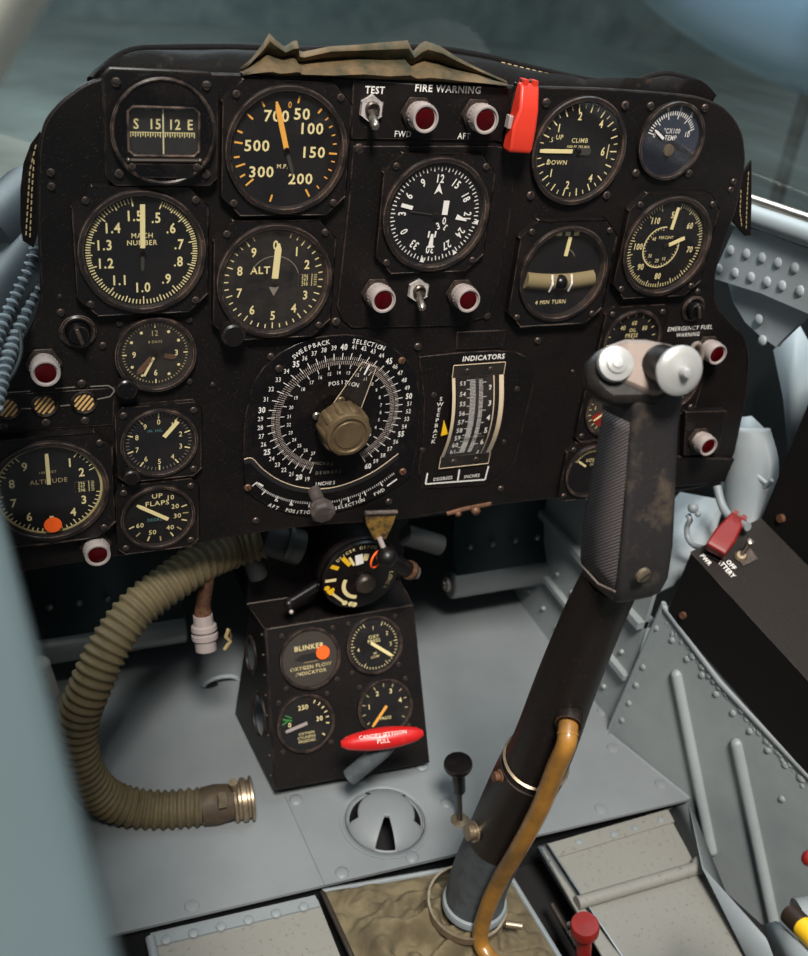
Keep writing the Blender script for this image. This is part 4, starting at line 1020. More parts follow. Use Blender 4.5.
# ball lever with bracket
bl = PAN.loc(380, 524, 6)
t = thing('ball_lever', 'dark ball-ended lever hanging on a dirty yellow bracket below the panel', 'lever', PAN.mtx(bl[0], bl[1], 0))
def BP(u, v, h):
    x, y = PAN.loc(u, v, h); return V((x - bl[0], y - bl[1], h))
b = MB(); b.prism([BP(u, v, 8)[:2] for u, v in ((365, 513), (397, 512), (393, 524), (386, 539), (374, 540), (366, 524))], 5, 9, 'dirty_yellow'); b.build('bracket', t, bevel=1)
b = MB(); b.tube([BP(365, 513, 9), BP(397, 512, 9)], 2, 'knob_dirty', 10); b.build('hinge', t)
b = MB(); b.tube([BP(379, 537, 9), BP(386, 554, 16)], 2.4, 'cap_white', 12); b.build('rod', t)
b = MB(); b.ball(BP(387, 557, 18), 9.3, 'case', 24); b.build('ball', t)
b = MB(); b.tube([BP(390, 560, 14), BP(404, 568, 12), BP(413, 572, 12)], [7, 7.5, 7.5], 'gloss_black', 16); b.tube([BP(408, 569.5, 12), BP(411, 571, 12)], 8.6, 'rust', 16); b.tube([BP(413, 572, 12), BP(418, 574, 13)], [7, 5.5], 'knob_dirty', 6); b.build('barrel', t)
b = MB(); p = BP(377, 559, 10); b.lathe([(8, -1), (9, 0), (8, 1)], 'orange_dot', 24, Matrix.Translation(p) @ Matrix.Rotation(.5, 4, 'Y')); b.build('red_ring', t)

# ------------------------------------------------------------------ control stick
SX = -73.0
def SK(u, v): return back(u, v, X_, SX)
sbase = back(472, 915, Z_, FLOOR - 4)
axis_px = [(474, 905), (481, 875), (508, 817), (524, 783), (543, 746), (566, 684), (593, 618), (612, 578)]
ap = [SK(u, v) for u, v in axis_px]
stick = thing('control_stick', 'tall black control stick with a checkered grip and silver buttons', 'control stick', at=ap[0])
o = ap[0]
def rel(p): return V(p) - o
def seg_tube(i0, i1, r0, r1, m, name, n=6, f0=0, f1=1):
    P = smooth_path(ap, 6); a = int(i0 * 6); c = int(i1 * 6); Q = P[a:c + 1]; k = len(Q) - 1
    b = MB(); b.tube([rel(q) for q in Q], [r0 + (r1 - r0) * j / k for j in range(k + 1)], m, 40); return b
b = seg_tube(0, 2.0, 24.5, 24, 'column_grey', ''); b.build('lower_column', stick)
b = seg_tube(1.83, 3.5, 24.6, 24, 'column_black', ''); b.build('middle_column', stick)
b = seg_tube(3.33, 7, 23.2, 17.0, 'column_black', ''); b.v = b.v; b.build('upper_column', stick)
P6 = smooth_path(ap, 6)
b = MB(); c0 = P6[22]; ax = (P6[23] - P6[21]).normalized(); T = Matrix.Translation(rel(c0)) @ ax.to_track_quat('Z', 'Y').to_matrix().to_4x4()
b.lathe([(22.6, -1), (24.3, 0), (22.6, 1.0)], 'clamp', 48, T); b.build('lip', stick)
b = MB(); c0 = P6[1]; ax = (P6[2] - P6[0]).normalized(); T = Matrix.Translation(rel(c0)) @ ax.to_track_quat('Z', 'Y').to_matrix().to_4x4()
b.lathe([(24, -3), (27, -3), (27.4, 0), (26.5, 3), (24.5, 4)], 'grey_paint', 48, T); b.build('base_collar', stick)
# bolts on the column
vd = (CAM - P6[14]).normalized()
def bolt(u, v, ds, r, L, m, name='bolt', tilt=V((0, 0, 0))):
    b = MB(); dr = (R0 * -1 - R2 * .45 + tilt * .3).normalized(); p = SK(u, v) + dr * ds
    b.tube([rel(p), rel(p + dr * L)], r, m, 12); b.tube([rel(p + dr * L * .35), rel(p + dr * L * .55)], r * 1.35, m, 12); b.build(name, stick)
bolt(504, 827, 21, 6, 11, 'clamp'); bolt(530, 772, 21, 3.6, 9, 'rust')
# cable outlet lip
p = dep(568, 722, depth(SK(566, 722)) - 22)
q = dep(567, 735, depth(SK(566, 735)) - 28); p = dep(569, 721, depth(SK(566, 721)) - 18); b = MB(); T = Matrix.Translation(rel(p)) @ (q - p).to_track_quat('Z', 'Y').to_matrix().to_4x4()
b.lathe([(6.0, -12), (8.6, -8), (9.2, 0), (8.8, 3), (7.2, 3)], 'column_black', 28, T); b.build('cable_outlet', stick)
# grip : lofted sections in X/Y along the axis
gtop = SK(643, 392); gbot = SK(622, 582)
ga = (gtop - gbot).normalized()
gx = X_; gy = ga.cross(gx).normalized()   # gy points forward
if gy.y < 0: gy = -gy
secs = [(-.06, .50, .46), (-.03, .82, .78), (.0, .95, .94), (.08, 1.03, 1.08), (.25, 1.04, 1.10), (.45, 1.0, 1.02), (.65, .95, .93), (.85, .92, .84), (.95, .95, .84), (1.04, .98, .86), (1.10, .94, .80)]
GL = (gtop - gbot).length
def section(wk, dk):
    w_, d_ = 18.0 * wk, 21.5 * dk; pts = []
    for (sx_, sy_, r_) in ((1, -1, 9), (1, 1, 10), (-1, 1, 8), (-1, -1, 3.5)):
        cxx, cyy = sx_ * (w_ - r_), sy_ * (d_ - r_); a0 = {(1, -1): -90, (1, 1): 0, (-1, 1): 90, (-1, -1): 180}[(sx_, sy_)]
        for k in range(6):
            a = math.radians(a0 + 90 * k / 5); pts.append((cxx + r_ * math.cos(a), cyy + r_ * math.sin(a)))
    return pts
b = MB(); vs = []; fs = []; ns = 24
for t_, wk, dk in secs:
    c0 = gbot + ga * GL * t_
    for (x_, y_) in section(wk, dk): vs.append(rel(c0 + gx * x_ + gy * y_))
for i in range(len(secs) - 1):
    for k in range(ns):
        q = (k + 1) % ns; fs.append((i * ns + k, i * ns + q, (i + 1) * ns + q, (i + 1) * ns + k))
fs.append(tuple(range(ns))[::-1]); fs.append(tuple((len(secs) - 1) * ns + k for k in range(ns)))
b.add(vs, fs, 'grip_black'); g = b.build('grip', stick, smooth=50)
# checkered side panel on the left (-X) flank
b = MB(); vs = []; fs = []
def sec_at(t_):
    for i in range(len(secs) - 1):
        if secs[i][0] <= t_ <= secs[i + 1][0]:
            f_ = (t_ - secs[i][0]) / (secs[i + 1][0] - secs[i][0]); return secs[i][1] + f_ * (secs[i + 1][1] - secs[i][1]), secs[i][2] + f_ * (secs[i + 1][2] - secs[i][2])
nn = 14
for i in range(nn + 1):
    t_ = .06 + (.90 - .06) * i / nn; wk, dk = sec_at(t_); c0 = gbot + ga * GL * t_
    for y_ in (-21.5 * dk + 2.6, 21.5 * dk - 8):
        for dx_ in (0, ): vs.append(rel(c0 + gx * (-18.0 * wk - .9) + gy * y_))
for i in range(nn): fs.append((2 * i, 2 * i + 1, 2 * i + 3, 2 * i + 2))
b.add(vs, fs, 'grip_check'); b.build('checkered_panel', stick, solid=-.1)
b = MB(); b.tube([rel(gbot + ga * GL * .055 + gx * (-18.9) + gy * (-20)), rel(gbot + ga * GL * .03 + gx * (-18.9) + gy * -4), rel(gbot + ga * GL * .06 + gx * (-18.9) + gy * 14)], .7, 'grip_metal', 8); b.build('panel_edge', stick)
# base screw of the grip
p = dep(643, 575, depth(SK(643, 575)) - 17); b = MB(); T = Matrix.Translation(rel(p)) @ V((.1, -1, -.1)).to_track_quat('Z', 'Y').to_matrix().to_4x4()
b.lathe([(4.6, -1), (4.6, 1), (3.8, 1.6), (0, 1.6)], 'clamp', 20, T); b.box((0, 0, 1.7), (7, 1.1, .5), 'cavity', T @ Matrix.Rotation(.6, 4, 'Z')); b.build('screw', stick)
# head
hn = V((-.28, -.78, .56)).normalized()
hd = Fr(dep(640, 368, 535), hn, (0, 0, 1))
def hp(pts, h=0): return [hd.loc(u, v, h) for u, v in pts]
def hbuild(b, name, bev=0, sm=38):
    T = hd.q.to_4x4(); T.translation = rel(hd.o); b.v = [T @ p for p in b.v]; return b.build(name, stick, bevel=bev, smooth=sm)
b = MB(); b.prism(hp([(589, 371), (592, 359), (601, 349), (615, 342), (636, 339), (661, 341), (688, 350), (688, 380), (677, 394), (668, 403), (612, 404), (602, 397), (592, 386)], 0), -18, -2, 'head_black'); hbuild(b, 'head_housing', 5, 60)
b = MB(); b.prism(hp([(599, 351), (612, 344), (627, 338.5), (648, 339), (672, 344), (690, 350), (697, 362), (690, 380), (658, 396), (648, 394), (625, 384), (605, 377), (599, 366)], 0), -6, 0, 'grip_metal'); hbuild(b, 'face_plate', 2.5, 50)
c1 = hd.loc(617, 363, 5); b = MB(); T = Matrix.Translation((c1[0], c1[1], 0)); k = .56
b.lathe([(9.4, 0), (9.6, 2), (9.0, 4), (5.6, 5), (5.2, 6.2), (3, 6.8), (2.6, 7.6), (0, 7.8)], 'alu', 40, T); hbuild(b, 'trim_button')
hn2 = V((-.10, -.93, .25)).normalized(); hd2 = Fr(dep(680, 371, 520), hn2, (0, 0, 1))
def h2(b, name):
    T = hd2.q.to_4x4(); T.translation = rel(hd2.o); b.v = [T @ p for p in b.v]; return b.build(name, stick)
b = MB(); b.lathe([(12.8, -2), (13, 0), (12.4, .8), (9, 1.8), (3.2, 3.6), (2.6, 6.5), (2.0, 7.5), (0, 7.8)], 'alu', 48); b.lathe([(0, -2), (12.8, -2)], 'alu', 48); h2(b, 'bomb_button')
b = MB(); b.lathe([(10.6, -20), (11, -2)], 'gloss_black', 40); h2(b, 'button_barrel')
b = MB(); pts = []
for k in range(25):
    a = 2 * PI * k / 24; pts.append((16 + 5.2 * math.cos(a) * .7, 6 + 6 * math.sin(a), -12))
b.tube(pts, 1.1, 'grip_metal', 8, caps=False); h2(b, 'ring')

# yellow cable on the stick
cpx = [(569, 720, -16), (568, 729, -23), (566, 745, -30), (556, 768, -32), (540, 808, -33), (520, 846, -33), (502, 876, -34), (489, 903, -34), (481, 928, -32), (481, 943, -28), (488, 956, -20), (494, 975, -5)]
cp = [dep(u, v, depth(SK(u - 4, v)) + d_) for u, v, d_ in cpx]
cp[-1] = V((cp[-1].x, cp[-1].y, FLOOR + 2))
t = thing('cable_conduit', 'yellow-brown conduit running down the right side of the control stick', 'cable', at=cp[5])
b = MB(); b.tube([p - cp[5] for p in smooth_path(cp, 6)], 6.6, 'cable', 20); b.build('tube', t)
b = MB(); pp = smooth_path(cp, 6)
for k in (3, 8): b.tube([pp[k] - cp[5], pp[k + 1] - cp[5]], 7.1, 'cable', 20, caps=False)
b.build('sleeve', t)

# ------------------------------------------------------------------ boot
FZ2 = FLOOR - 14
bo = back(470, 925, Z_, FZ2)
cor = [back(322, 893, Z_, FZ2), back(500, 862, Z_, FZ2), back(575, 985, Z_, FZ2), back(378, 1015, Z_, FZ2)]
t = thing('stick_boot', 'crumpled olive canvas boot around the foot of the control stick', 'canvas boot', at=bo)
b = MB(); N = 60; vs = []; fs = []
from mathutils import noise
for i in range(N + 1):
    for j in range(N + 1):
        a, c = i / N, j / N
        p = cor[0] * (1 - a) * (1 - c) + cor[1] * a * (1 - c) + cor[2] * a * c + cor[3] * (1 - a) * c
        d_ = (V((p.x, p.y)) - V((ap[0].x, ap[0].y))).length; edge = min(a, 1 - a, c, 1 - c) * 8; edge = min(1, edge)
        q = V((p.x * .02, p.y * .034, 3.1)); hgt = abs(noise.noise(q + V((noise.noise(q * 1.7) * 1.4, 0, 0)))) * 34 + noise.noise(q * 2.6) * 10 + abs(noise.noise(q * 5)) * 5
        hgt = hgt * edge + max(0, 1 - d_ / 60) ** 1.5 * 16
        vs.append((p - bo + V((0, 0, max(0, hgt) + 1))))
for i in range(N):
    for j in range(N): fs.append((i * (N + 1) + j, i * (N + 1) + j + 1, (i + 1) * (N + 1) + j + 1, (i + 1) * (N + 1) + j))
b.add(vs, fs, 'boot_canvas'); b.build('canvas', t, smooth=180, solid=1)
b = MB()
for p, q in ((0, 3), (0, 1), (1, 2)): b.tube([cor[p] - bo + V((0, 0, 2)), cor[q] - bo + V((0, 0, 2))], 2.4, 'steel_dark' if p == 0 and q == 3 else 'grey_paint', 8)
b.build('edge_strip', t)
b = MB(); c0 = back(466, 905, Z_, FLOOR + 19) - bo; T = Matrix.Translation(c0) @ Matrix.Rotation(.12, 4, 'X')
b.lathe([(31.5, -2), (33.5, -2), (33.8, 2), (33.5, 6), (31.5, 6), (31.5, -2)], 'clamp', 48, T); b.build('clamp_ring', t)
b = MB(); b.tube([c0 + V((24, -26, 0)), c0 + V((36, -32, 0))], 3, 'clamp', 10); b.build('clamp_screw', t)

# ------------------------------------------------------------------ floor and lower structure
fe0 = back(128, 931, Z_, FLOOR); fe1 = back(690, 799, Z_, FLOOR); seam = back(608, 733, Z_, FLOOR); sl = back(-60, 975, Z_, FLOOR)
wn = V((104, 29, 0)).normalized(); wd = wn.dot(V((163, -41, -400)))
b = MB()
hole_c = back(385, 822, Z_, FLOOR)
fpoly = [(sl.x, sl.y), (fe0.x, fe0.y), (fe1.x, fe1.y), (seam.x, seam.y), (seam.x + 12, seam.y + 4), (180, 110), (190, 380), (-440, 380), (-470, -60)]
hole = [(hole_c.x + 34 * math.cos(2 * PI * k / 40), hole_c.y + 34 * math.sin(2 * PI * k / 40)) for k in range(40)]
b.prism(fpoly, FLOOR - 3, FLOOR, 'floor_grey', holes=[hole])
def rivet(b, u, v, z_, r=6.5, h=1.6, m='floor_grey'):
    p = back(u, v, Z_, z_); b.lathe([(r, 0), (r * .9, h * .6), (r * .5, h), (0, h)], m, 18, Matrix.Translation((p.x, p.y, z_)))
for u, v in ((192, 906), (601, 809), (613, 748), (661, 784), (603, 711), (600, 690), (447, 804)): rivet(b, u, v, FLOOR + .0)
fl = b.build('floor', at=(0, 0, FLOOR)); tag(fl, kind='structure')
# floor cover plate with vent dome
q = [back(u, v, Z_, FLOOR + 1) for u, v in ((285, 796), (436, 770), (505, 842), (325, 885))]
t = thing('vent_plate', 'grey riveted floor plate with a slotted round dome in front of the box', 'vent', at=hole_c)
b = MB(); b.prism([(p.x - hole_c.x, p.y - hole_c.y) for p in q], 0, 1.2, 'floor_grey', holes=[[(33 * math.cos(2 * PI * k / 40), 33 * math.sin(2 * PI * k / 40)) for k in range(40)]])
for u, v in ((296, 800), (361, 780), (422, 766), (447, 803), (412, 857), (342, 873)):
    p = back(u, v, Z_, FLOOR + 1) - hole_c; b.lathe([(6.5, 0), (5.8, 1), (3.4, 1.8), (0, 1.8)], 'floor_grey', 18, Matrix.Translation((p.x, p.y, 1.2)))
b.build('plate', t)
b = MB(); RD = 37.0; HD = 21.0; NR, NA = 24, 120
_f = back(385, 842, Z_, FLOOR) - hole_c; front = math.degrees(math.atan2(_f.y, _f.x))
def slotted(rf, a):
    for c_, hw_, r0_, r1_ in ((front, 15, .22, .96), (front - 112, 36, .70, .95), (front + 112, 36, .70, .95)):
        d_ = (a - c_ + 180) % 360 - 180
        if abs(d_) < hw_ and r0_ < rf < r1_: return True
    return False
vs = []; fs = []
for i in range(NR + 1):
    rf = i / NR; zz = HD * math.sqrt(max(0, 1 - rf ** 2 * .96)) - HD * .2 if i < NR else 0
    for k in range(NA): a = 2 * PI * k / NA; vs.append((RD * rf * math.cos(a), RD * rf * math.sin(a), 1.2 + max(zz, 0)))
for i in range(NR):
    for k in range(NA):
        if slotted((i + .5) / NR, 360 * (k + .5) / NA): continue
        q_ = (k + 1) % NA; fs.append((i * NA + k, (i + 1) * NA + k, (i + 1) * NA + q_, i * NA + q_))
b.add(vs, fs, 'floor_grey'); b.lathe([(RD, 1.2), (RD + 5, 1.2), (RD + 5, 2), (RD, 2.6)], 'floor_grey', 64); b.build('dome', t, smooth=60, solid=1)
b = MB(); b.disc(32, -30, 'cavity', seg=32); b.lathe([(33, -30), (33, 0)], 'cavity', 40); b.build('vent_well', t)

# plunger
p0 = back(460, 821, Z_, FLOOR); p1 = back(458, 776, Y_, p0.y); p2 = back(458, 762, Y_, p0.y)
t = thing('plunger_knob', 'small black mushroom knob on a thin rod standing on the floor plate', 'knob', at=p0)
ax = (p2 - p0).normalized(); T = ax.to_track_quat('Z', 'Y').to_matrix().to_4x4(); L_ = (p2 - p0).length
b = MB(); b.lathe([(2.6, 0), (2.8, L_ * .7)], 'steel_dark', 14, T); b.build('rod', t)
b = MB(); b.lathe([(5.4, L_ * .52), (6, L_ * .54), (6, L_ * .92), (12.4, L_ * .925), (13, L_ * .95), (12.6, L_ * .985), (0, L_ * .99)], 'gloss_black', 30, T); b.build('knob', t, smooth=25)
b = MB(); b.lathe([(9, 1.2), (8, 2.4), (4, 3), (0, 3)], 'clamp', 20); b.build('base_washer', t)

# lower wells
ZL = FLOOR - 12
def flat(pts, z_, th, m, bev=0):
    b = MB(); b.prism([back(u, v, Z_, z_)[:2] for u, v in pts], z_ - th, z_, m); return b
# left heel tray
c0 = back(235, 930, Z_, ZL)
t = thing('floor_channel', 'dusty grey riveted tray left of the canvas boot', 'floor tray', at=V((c0.x, c0.y, ZL)))
def addat(b, name, t, c, **k):
    b.v = [p - V(c) for p in b.v]; return b.build(name, t, **k)
cc = V((c0.x, c0.y, ZL))
b = flat([(152, 938), (318, 899), (352, 985), (190, 1040)], ZL, 3, 'grey_dusty'); addat(b, 'tray_plate', t, cc, bevel=.6)
b = flat([(150, 933), (315, 895), (320, 906), (155, 946)], ZL + 2, 2, 'grey_paint')
for k in range(6): rivet(b, 166 + k * 27.5, 940 - k * 6.6, ZL + 2, 4.5, 2.2, 'grey_paint')
addat(b, 'riveted_strip', t, cc)
b = MB(); p, q = back(150, 938, Z_, ZL + 2), back(160, 985, Z_, ZL + 2); b.tube([p, q], 4, 'grey_paint', 10); addat(b, 'rolled_edge', t, cc)
# dark well below everything
b = MB(); b.box((-100, -330, FLOOR - 70), (800, 600, 4), 'cavity'); o_ = b.build('floor_pan', at=(-100, -330, FLOOR - 70)); o_.name = 'floor_lower'; tag(o_, kind='structure')
b = MB(); b.box((-120, fe0.y + 8, FLOOR - 36), (640, 3, 66), 'hull_dark'); o_ = b.build('trim_1', at=(-120, fe0.y + 8, FLOOR - 36)); tag(o_, kind='structure')
# right heel tray
cc = back(640, 900, Z_, ZL)
t = thing('heel_channel', 'dusty grey heel tray with a tube across it right of the canvas boot', 'floor tray', at=cc)
b = flat([(540, 846), (672, 808), (760, 945), (790, 1010), (650, 1040)], ZL, 3, 'grey_dusty'); addat(b, 'tray_plate', t, cc, bevel=.8)
b = flat([(540, 846), (672, 808), (680, 820), (548, 860)], ZL + 1.5, 1.5, 'grey_dusty'); rivet(b, 579, 842, ZL + 1.5, 3.5, 1.4, 'grey_paint'); rivet(b, 614, 834, ZL + 1.5, 3.5, 1.4, 'grey_paint'); rivet(b, 635, 828, ZL + 1.5, 3.5, 1.4, 'grey_paint'); rivet(b, 661, 820, ZL + 1.5, 3.5, 1.4, 'grey_paint')
addat(b, 'riveted_strip', t, cc)
b = MB(); p, q = back(577, 903, Z_, ZL + 4), back(697, 868, Z_, ZL + 4); b.tube([p, q], 6, 'grey_dusty', 16); b.ball(q + V((4, 1, 1)), 8.5, 'grey_dusty', 18); addat(b, 'cross_tube', t, cc)
b = MB(); e = [back(u, v, Z_, z_) for u, v, z_ in ((668, 810, ZL), (690, 803, ZL + 14), (704, 868, ZL + 22), (800, 975, ZL + 30), (770, 1000, ZL))]
b.add(e, [(0, 1, 2, 3, 4)], 'grey_paint'); addat(b, 'side_flange', t, cc, solid=2)
b = MB(); e = [back(u, v, Z_, z_) for u, v, z_ in ((540, 846, ZL + 2), (548, 843, ZL + 2), (660, 1010, ZL + 2), (640, 1016, ZL - 20), (538, 850, ZL - 20))]
b.add(e, [(0, 1, 2, 3, 4)], 'grey_light'); addat(b, 'left_flange', t, cc, solid=2)
b = MB(); p, q = back(552, 905, Z_, ZL - 20), back(602, 990, Z_, ZL - 20); b.tube([p, q], 3, 'steel_dark', 8); addat(b, 'rod', t, cc)
# red floor knob
p0 = back(583, 960, Z_, ZL); p2 = back(585, 925, Y_, p0.y)
t = thing('floor_lever', 'small red mushroom knob at the bottom edge right of the conduit', 'knob', at=p0)
ax = (p2 - p0).normalized(); T = ax.to_track_quat('Z', 'Y').to_matrix().to_4x4(); L_ = (p2 - p0).length
b = MB(); b.lathe([(6.5, -10), (6.5, L_ * .7), (5.5, L_ * .8)], 'red_dark', 24, T); b.build('shaft', t)
b = MB(); b.lathe([(6, L_ * .78), (11.5, L_ * .84), (11.8, L_), (10.8, L_ + 2), (0, L_ + 2.6)], 'red_dark', 32, T); b.build('cap', t)
b = MB(); p = back(570, 935, Z_, ZL) - p0; b.tube([p, p + V((8, 3, 12)), p + V((3, 8, 2))], 2.5, 'cap_white', 10); b.build('wire_end', t)

# ------------------------------------------------------------------ right riveted wall
def WP(u, v, off=0): return back(u, v, wn, wd - off)
wpoly = [(663, 604), (608, 733), (690, 799), (676, 812), (770, 1000), (860, 1040), (860, 822), (808, 774)]
WF = Fr(WP(663, 604), -wn, (0, 0, 1))
b = MB(); T = WF.q.to_4x4(); T.translation = WF.o
b.prism([WF.loc(u, v) for u, v in wpoly], -3, 0, 'grey_wall_lit', T=T)
def wriv(u, v, r=3.2, h=2): x, y = WF.loc(u, v); b.lathe([(r, 0), (r * .9, h * .6), (r * .5, h), (0, h)], 'grey_wall_lit', 14, T @ Matrix.Translation((x, y, 0)))
for u, v in ((656, 628), (643, 667), (636, 685), (629, 703), (622, 720), (687, 659), (702, 675), (716, 694), (733, 713), (750, 731), (768, 750), (782, 799), (672, 640)): wriv(u, v)
wr = b.build('wall_right', at=WF.o); tag(wr, kind='structure')
def bead(pts, r, name, n=1):
    b = MB(); P = [WP(u, v) for u, v in pts]; P = [P[0] + (P[i] - P[0]) for i in range(len(P))]
    Q = []; k = 10
    for i in range(k + 1): Q.append(P[0] + (P[-1] - P[0]) * i / k)
    b.tube(Q, r, 'grey_wall_lit', 18); b.ball(P[0], r, 'grey_wall_lit', 16); b.ball(P[-1], r, 'grey_wall_lit', 16)
    b.v = [p - WF.o for p in b.v]; o_ = b.build(name, wr)
bead([(677, 675), (712, 850)], 6, 'stiffener_bead'); bead([(737, 744), (776, 930)], 6, 'stiffener_bead')
b = MB(); b.tube([WP(663, 605), WP(720, 682), WP(808, 775), WP(850, 812)], 3.2, 'grey_paint', 10); b.v = [p - WF.o for p in b.v]; b.build('rolled_edge', wr)
b = MB(); b.tube([WP(664, 603), WP(608, 732)], 2.6, 'grey_paint', 10); b.tube([WP(608, 733), WP(690, 799)], 2, 'grey_paint', 8); b.v = [p - WF.o for p in b.v]; b.build('seam_edge', wr)
b = MB()
for k in range(46):
    s_ = k / 45; p = WP(668 + 135 * s_ + random.uniform(-2, 1), 622 + 158 * s_ + random.uniform(0, 6)); b.ball(p + wn * .8, random.uniform(1.2, 3.2), 'grey_wall_lit', 8, (1, random.uniform(.8, 2), 1.3))
b.v = [p - WF.o for p in b.v]; b.build('sealant_bead', wr)
# forward inner wall at the floor's right seam
b = MB(); b.box((172, 170, -300), (4, 420, 200), 'grey_wall_lit'); b.box((170, 150, -330), (14, 380, 6), 'grey_wall_lit'); b.box((172, 150, -262), (20, 380, 8), 'grey_wall_lit')
for k in range(10): b.ball((169, -20 + k * 34, -312), 3, 'grey_wall_lit', 10)
for k in range(10): b.ball((169, -8 + k * 34, -370), 3, 'grey_wall_lit', 10)
o_ = b.build('wall_front_right', at=(172, 170, -300)); tag(o_, kind='structure')
# outer hull around the footwell
b = MB(); b.box((-85, 395, -210), (820, 6, 440), 'hull_dark'); o_ = b.build('wall_front', at=(-85, 395, -150)); tag(o_, kind='structure')
b = MB(); b.box((355, 60, -190), (5, 700, 500), 'hull_dark'); o_ = b.build('wall_outer_right', at=(355, 60, -170)); tag(o_, kind='structure')
b = MB(); b.add([(-405, -640, 190), (-500, 392, 60), (-500, 392, -420), (-440, -640, -420)], [(0, 1, 2, 3)], 'grey_paint'); o_ = b.build('wall_left', at=(-396, -100, 0), solid=3); tag(o_, kind='structure')
# structure between panel and console: sloping shelf, curved sheet, pipe
sh = V((250, 40, -170))
t = thing('side_structure', 'light grey frame pieces seen between the grip and the side console', 'airframe structure', at=sh)
def XP(u, v, x): return back(u, v, X_, x)
def sheet(pts, m, name, th=2.5):
    b = MB(); b.add([p - sh for p in pts], [tuple(range(len(pts)))], m); return b.build(name, t, solid=th)
sheet([XP(640, 600, 178), XP(672, 585, 182), XP(712, 540, 230), XP(724, 500, 250), XP(680, 492, 245), XP(640, 540, 200)], 'grey_paint', 'sloping_shelf')
sheet([XP(600, 640, 176), XP(640, 612, 176), XP(640, 560, 215), XP(676, 505, 250), XP(600, 490, 250), XP(590, 560, 220)], 'grey_paint', 'inner_panel')
b = MB(); vs = []; fs = []
lc = smooth_path([XP(738, 425, 270), XP(723, 468, 262), XP(723, 508, 252), XP(744, 546, 238)], 5); rc_ = smooth_path([XP(770, 428, 282), XP(779, 465, 276), XP(771, 508, 260), XP(752, 546, 242)], 5)
for i in range(len(lc)):
    for j in range(9):
        f_ = j / 8; vs.append(lc[i].lerp(rc_[i], f_) + V((-16 * math.sin(PI * f_), 0, 0)) - sh)
for i in range(len(lc) - 1):
    for j in range(8): fs.append((i * 9 + j, (i + 1) * 9 + j, (i + 1) * 9 + j + 1, i * 9 + j + 1))
b.add(vs, fs, 'grey_paint'); b.build('curved_sheet', t, smooth=80, solid=2)
sheet([XP(720, 420, 285), XP(752, 416, 290), XP(768, 432, 290), XP(764, 455, 288), XP(740, 470, 286)], 'grey_light', 'bracket')
b = MB()
for P_ in ([(726, 426), (738, 440), (745, 458), (757, 475), (768, 485)], [(724, 435), (735, 452), (748, 478), (766, 492)], [(752, 500), (762, 490), (772, 480)]):
    b.tube([p - sh for p in smooth_path([XP(u, v, 262) for u, v in P_], 5)], 2.2, 'grey_light', 8)
b.build('wiring', t)
b = MB(); b.tube([p - sh for p in smooth_path([XP(u, v, 190) for u, v in ((688, 515), (690, 520), (687, 527), (688, 538), (695, 546), (710, 548))], 5)], 2.6, 'grey_paint', 10); b.ball(XP(693, 508, 190) - sh, 5, 'grey_paint', 14); b.ball(XP(698, 514, 188) - sh, 3, 'grey_paint', 12); b.build('fitting', t)
b = MB(); b.tube([p - sh for p in smooth_path([XP(u, v, 215) for u, v in ((717, 486), (722, 505), (731, 518), (748, 527))], 5)], 4.0, 'grey_paint', 10); b.build('pipe', t)
sheet([XP(775, 350, 320), XP(800, 325, 325), XP(830, 380, 330), XP(800, 430, 320), XP(790, 455, 318), XP(785, 400, 320)], 'grey_light', 'side_frame')

# ------------------------------------------------------------------ side console
A = V(WP(690, 552, 2)); B = V(WP(808, 681, 2)); C3 = back(761, 518, Y_, A.y)
nn_ = (B - A).cross(C3 - A).normalized()
if nn_.z < 0: nn_ = -nn_
CT = Fr(A, nn_, V((0, 1, 0)))
b0 = A + (B - A) * 1.9; c1 = C3 + (B - A) * 1.9
bl_ = WP(665, 612, 2); bb_ = WP(792, 760, 2); dn = bl_ - A
cons = thing('side_console', 'long black switch box along the right side wall', 'console', at=A)
def cmesh(pts, m, name, th=2, bev=0):
    b = MB(); b.add([p - A for p in pts], [tuple(range(len(pts)))], m); return b.build(name, cons, solid=th, bevel=bev)
b = MB(); bl2 = bl_ + (bb_ - bl_) * 1.9
vs = [A, b0, c1, C3, bl_, bl2, V((c1.x, c1.y, bl2.z)), V((C3.x, C3.y, bl_.z))]; vs = [p - A for p in vs]
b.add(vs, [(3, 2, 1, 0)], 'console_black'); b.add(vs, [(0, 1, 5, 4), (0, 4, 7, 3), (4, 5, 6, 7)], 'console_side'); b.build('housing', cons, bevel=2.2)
b = MB(); up_ = back(808, 403, Y_, C3.y) - C3
vs = [C3, c1, c1 + up_ * 1.6, C3 + up_ * 1.6, C3 + V((40, 0, 0)), c1 + V((40, 0, 0)), c1 + up_ * 1.6 + V((40, 0, 0)), C3 + up_ * 1.6 + V((40, 0, 0))]
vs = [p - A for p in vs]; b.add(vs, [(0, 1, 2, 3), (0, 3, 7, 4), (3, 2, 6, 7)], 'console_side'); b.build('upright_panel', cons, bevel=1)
ct_inv = cons.matrix_world.inverted()
def ctp(u, v, h=0): x, y = CT.loc(u, v, h); return CT.world(x, y, h) - A
b = MB(); T = CT.q.to_4x4(); T.translation = V((0, 0, 0))
e1 = (B - A).normalized()
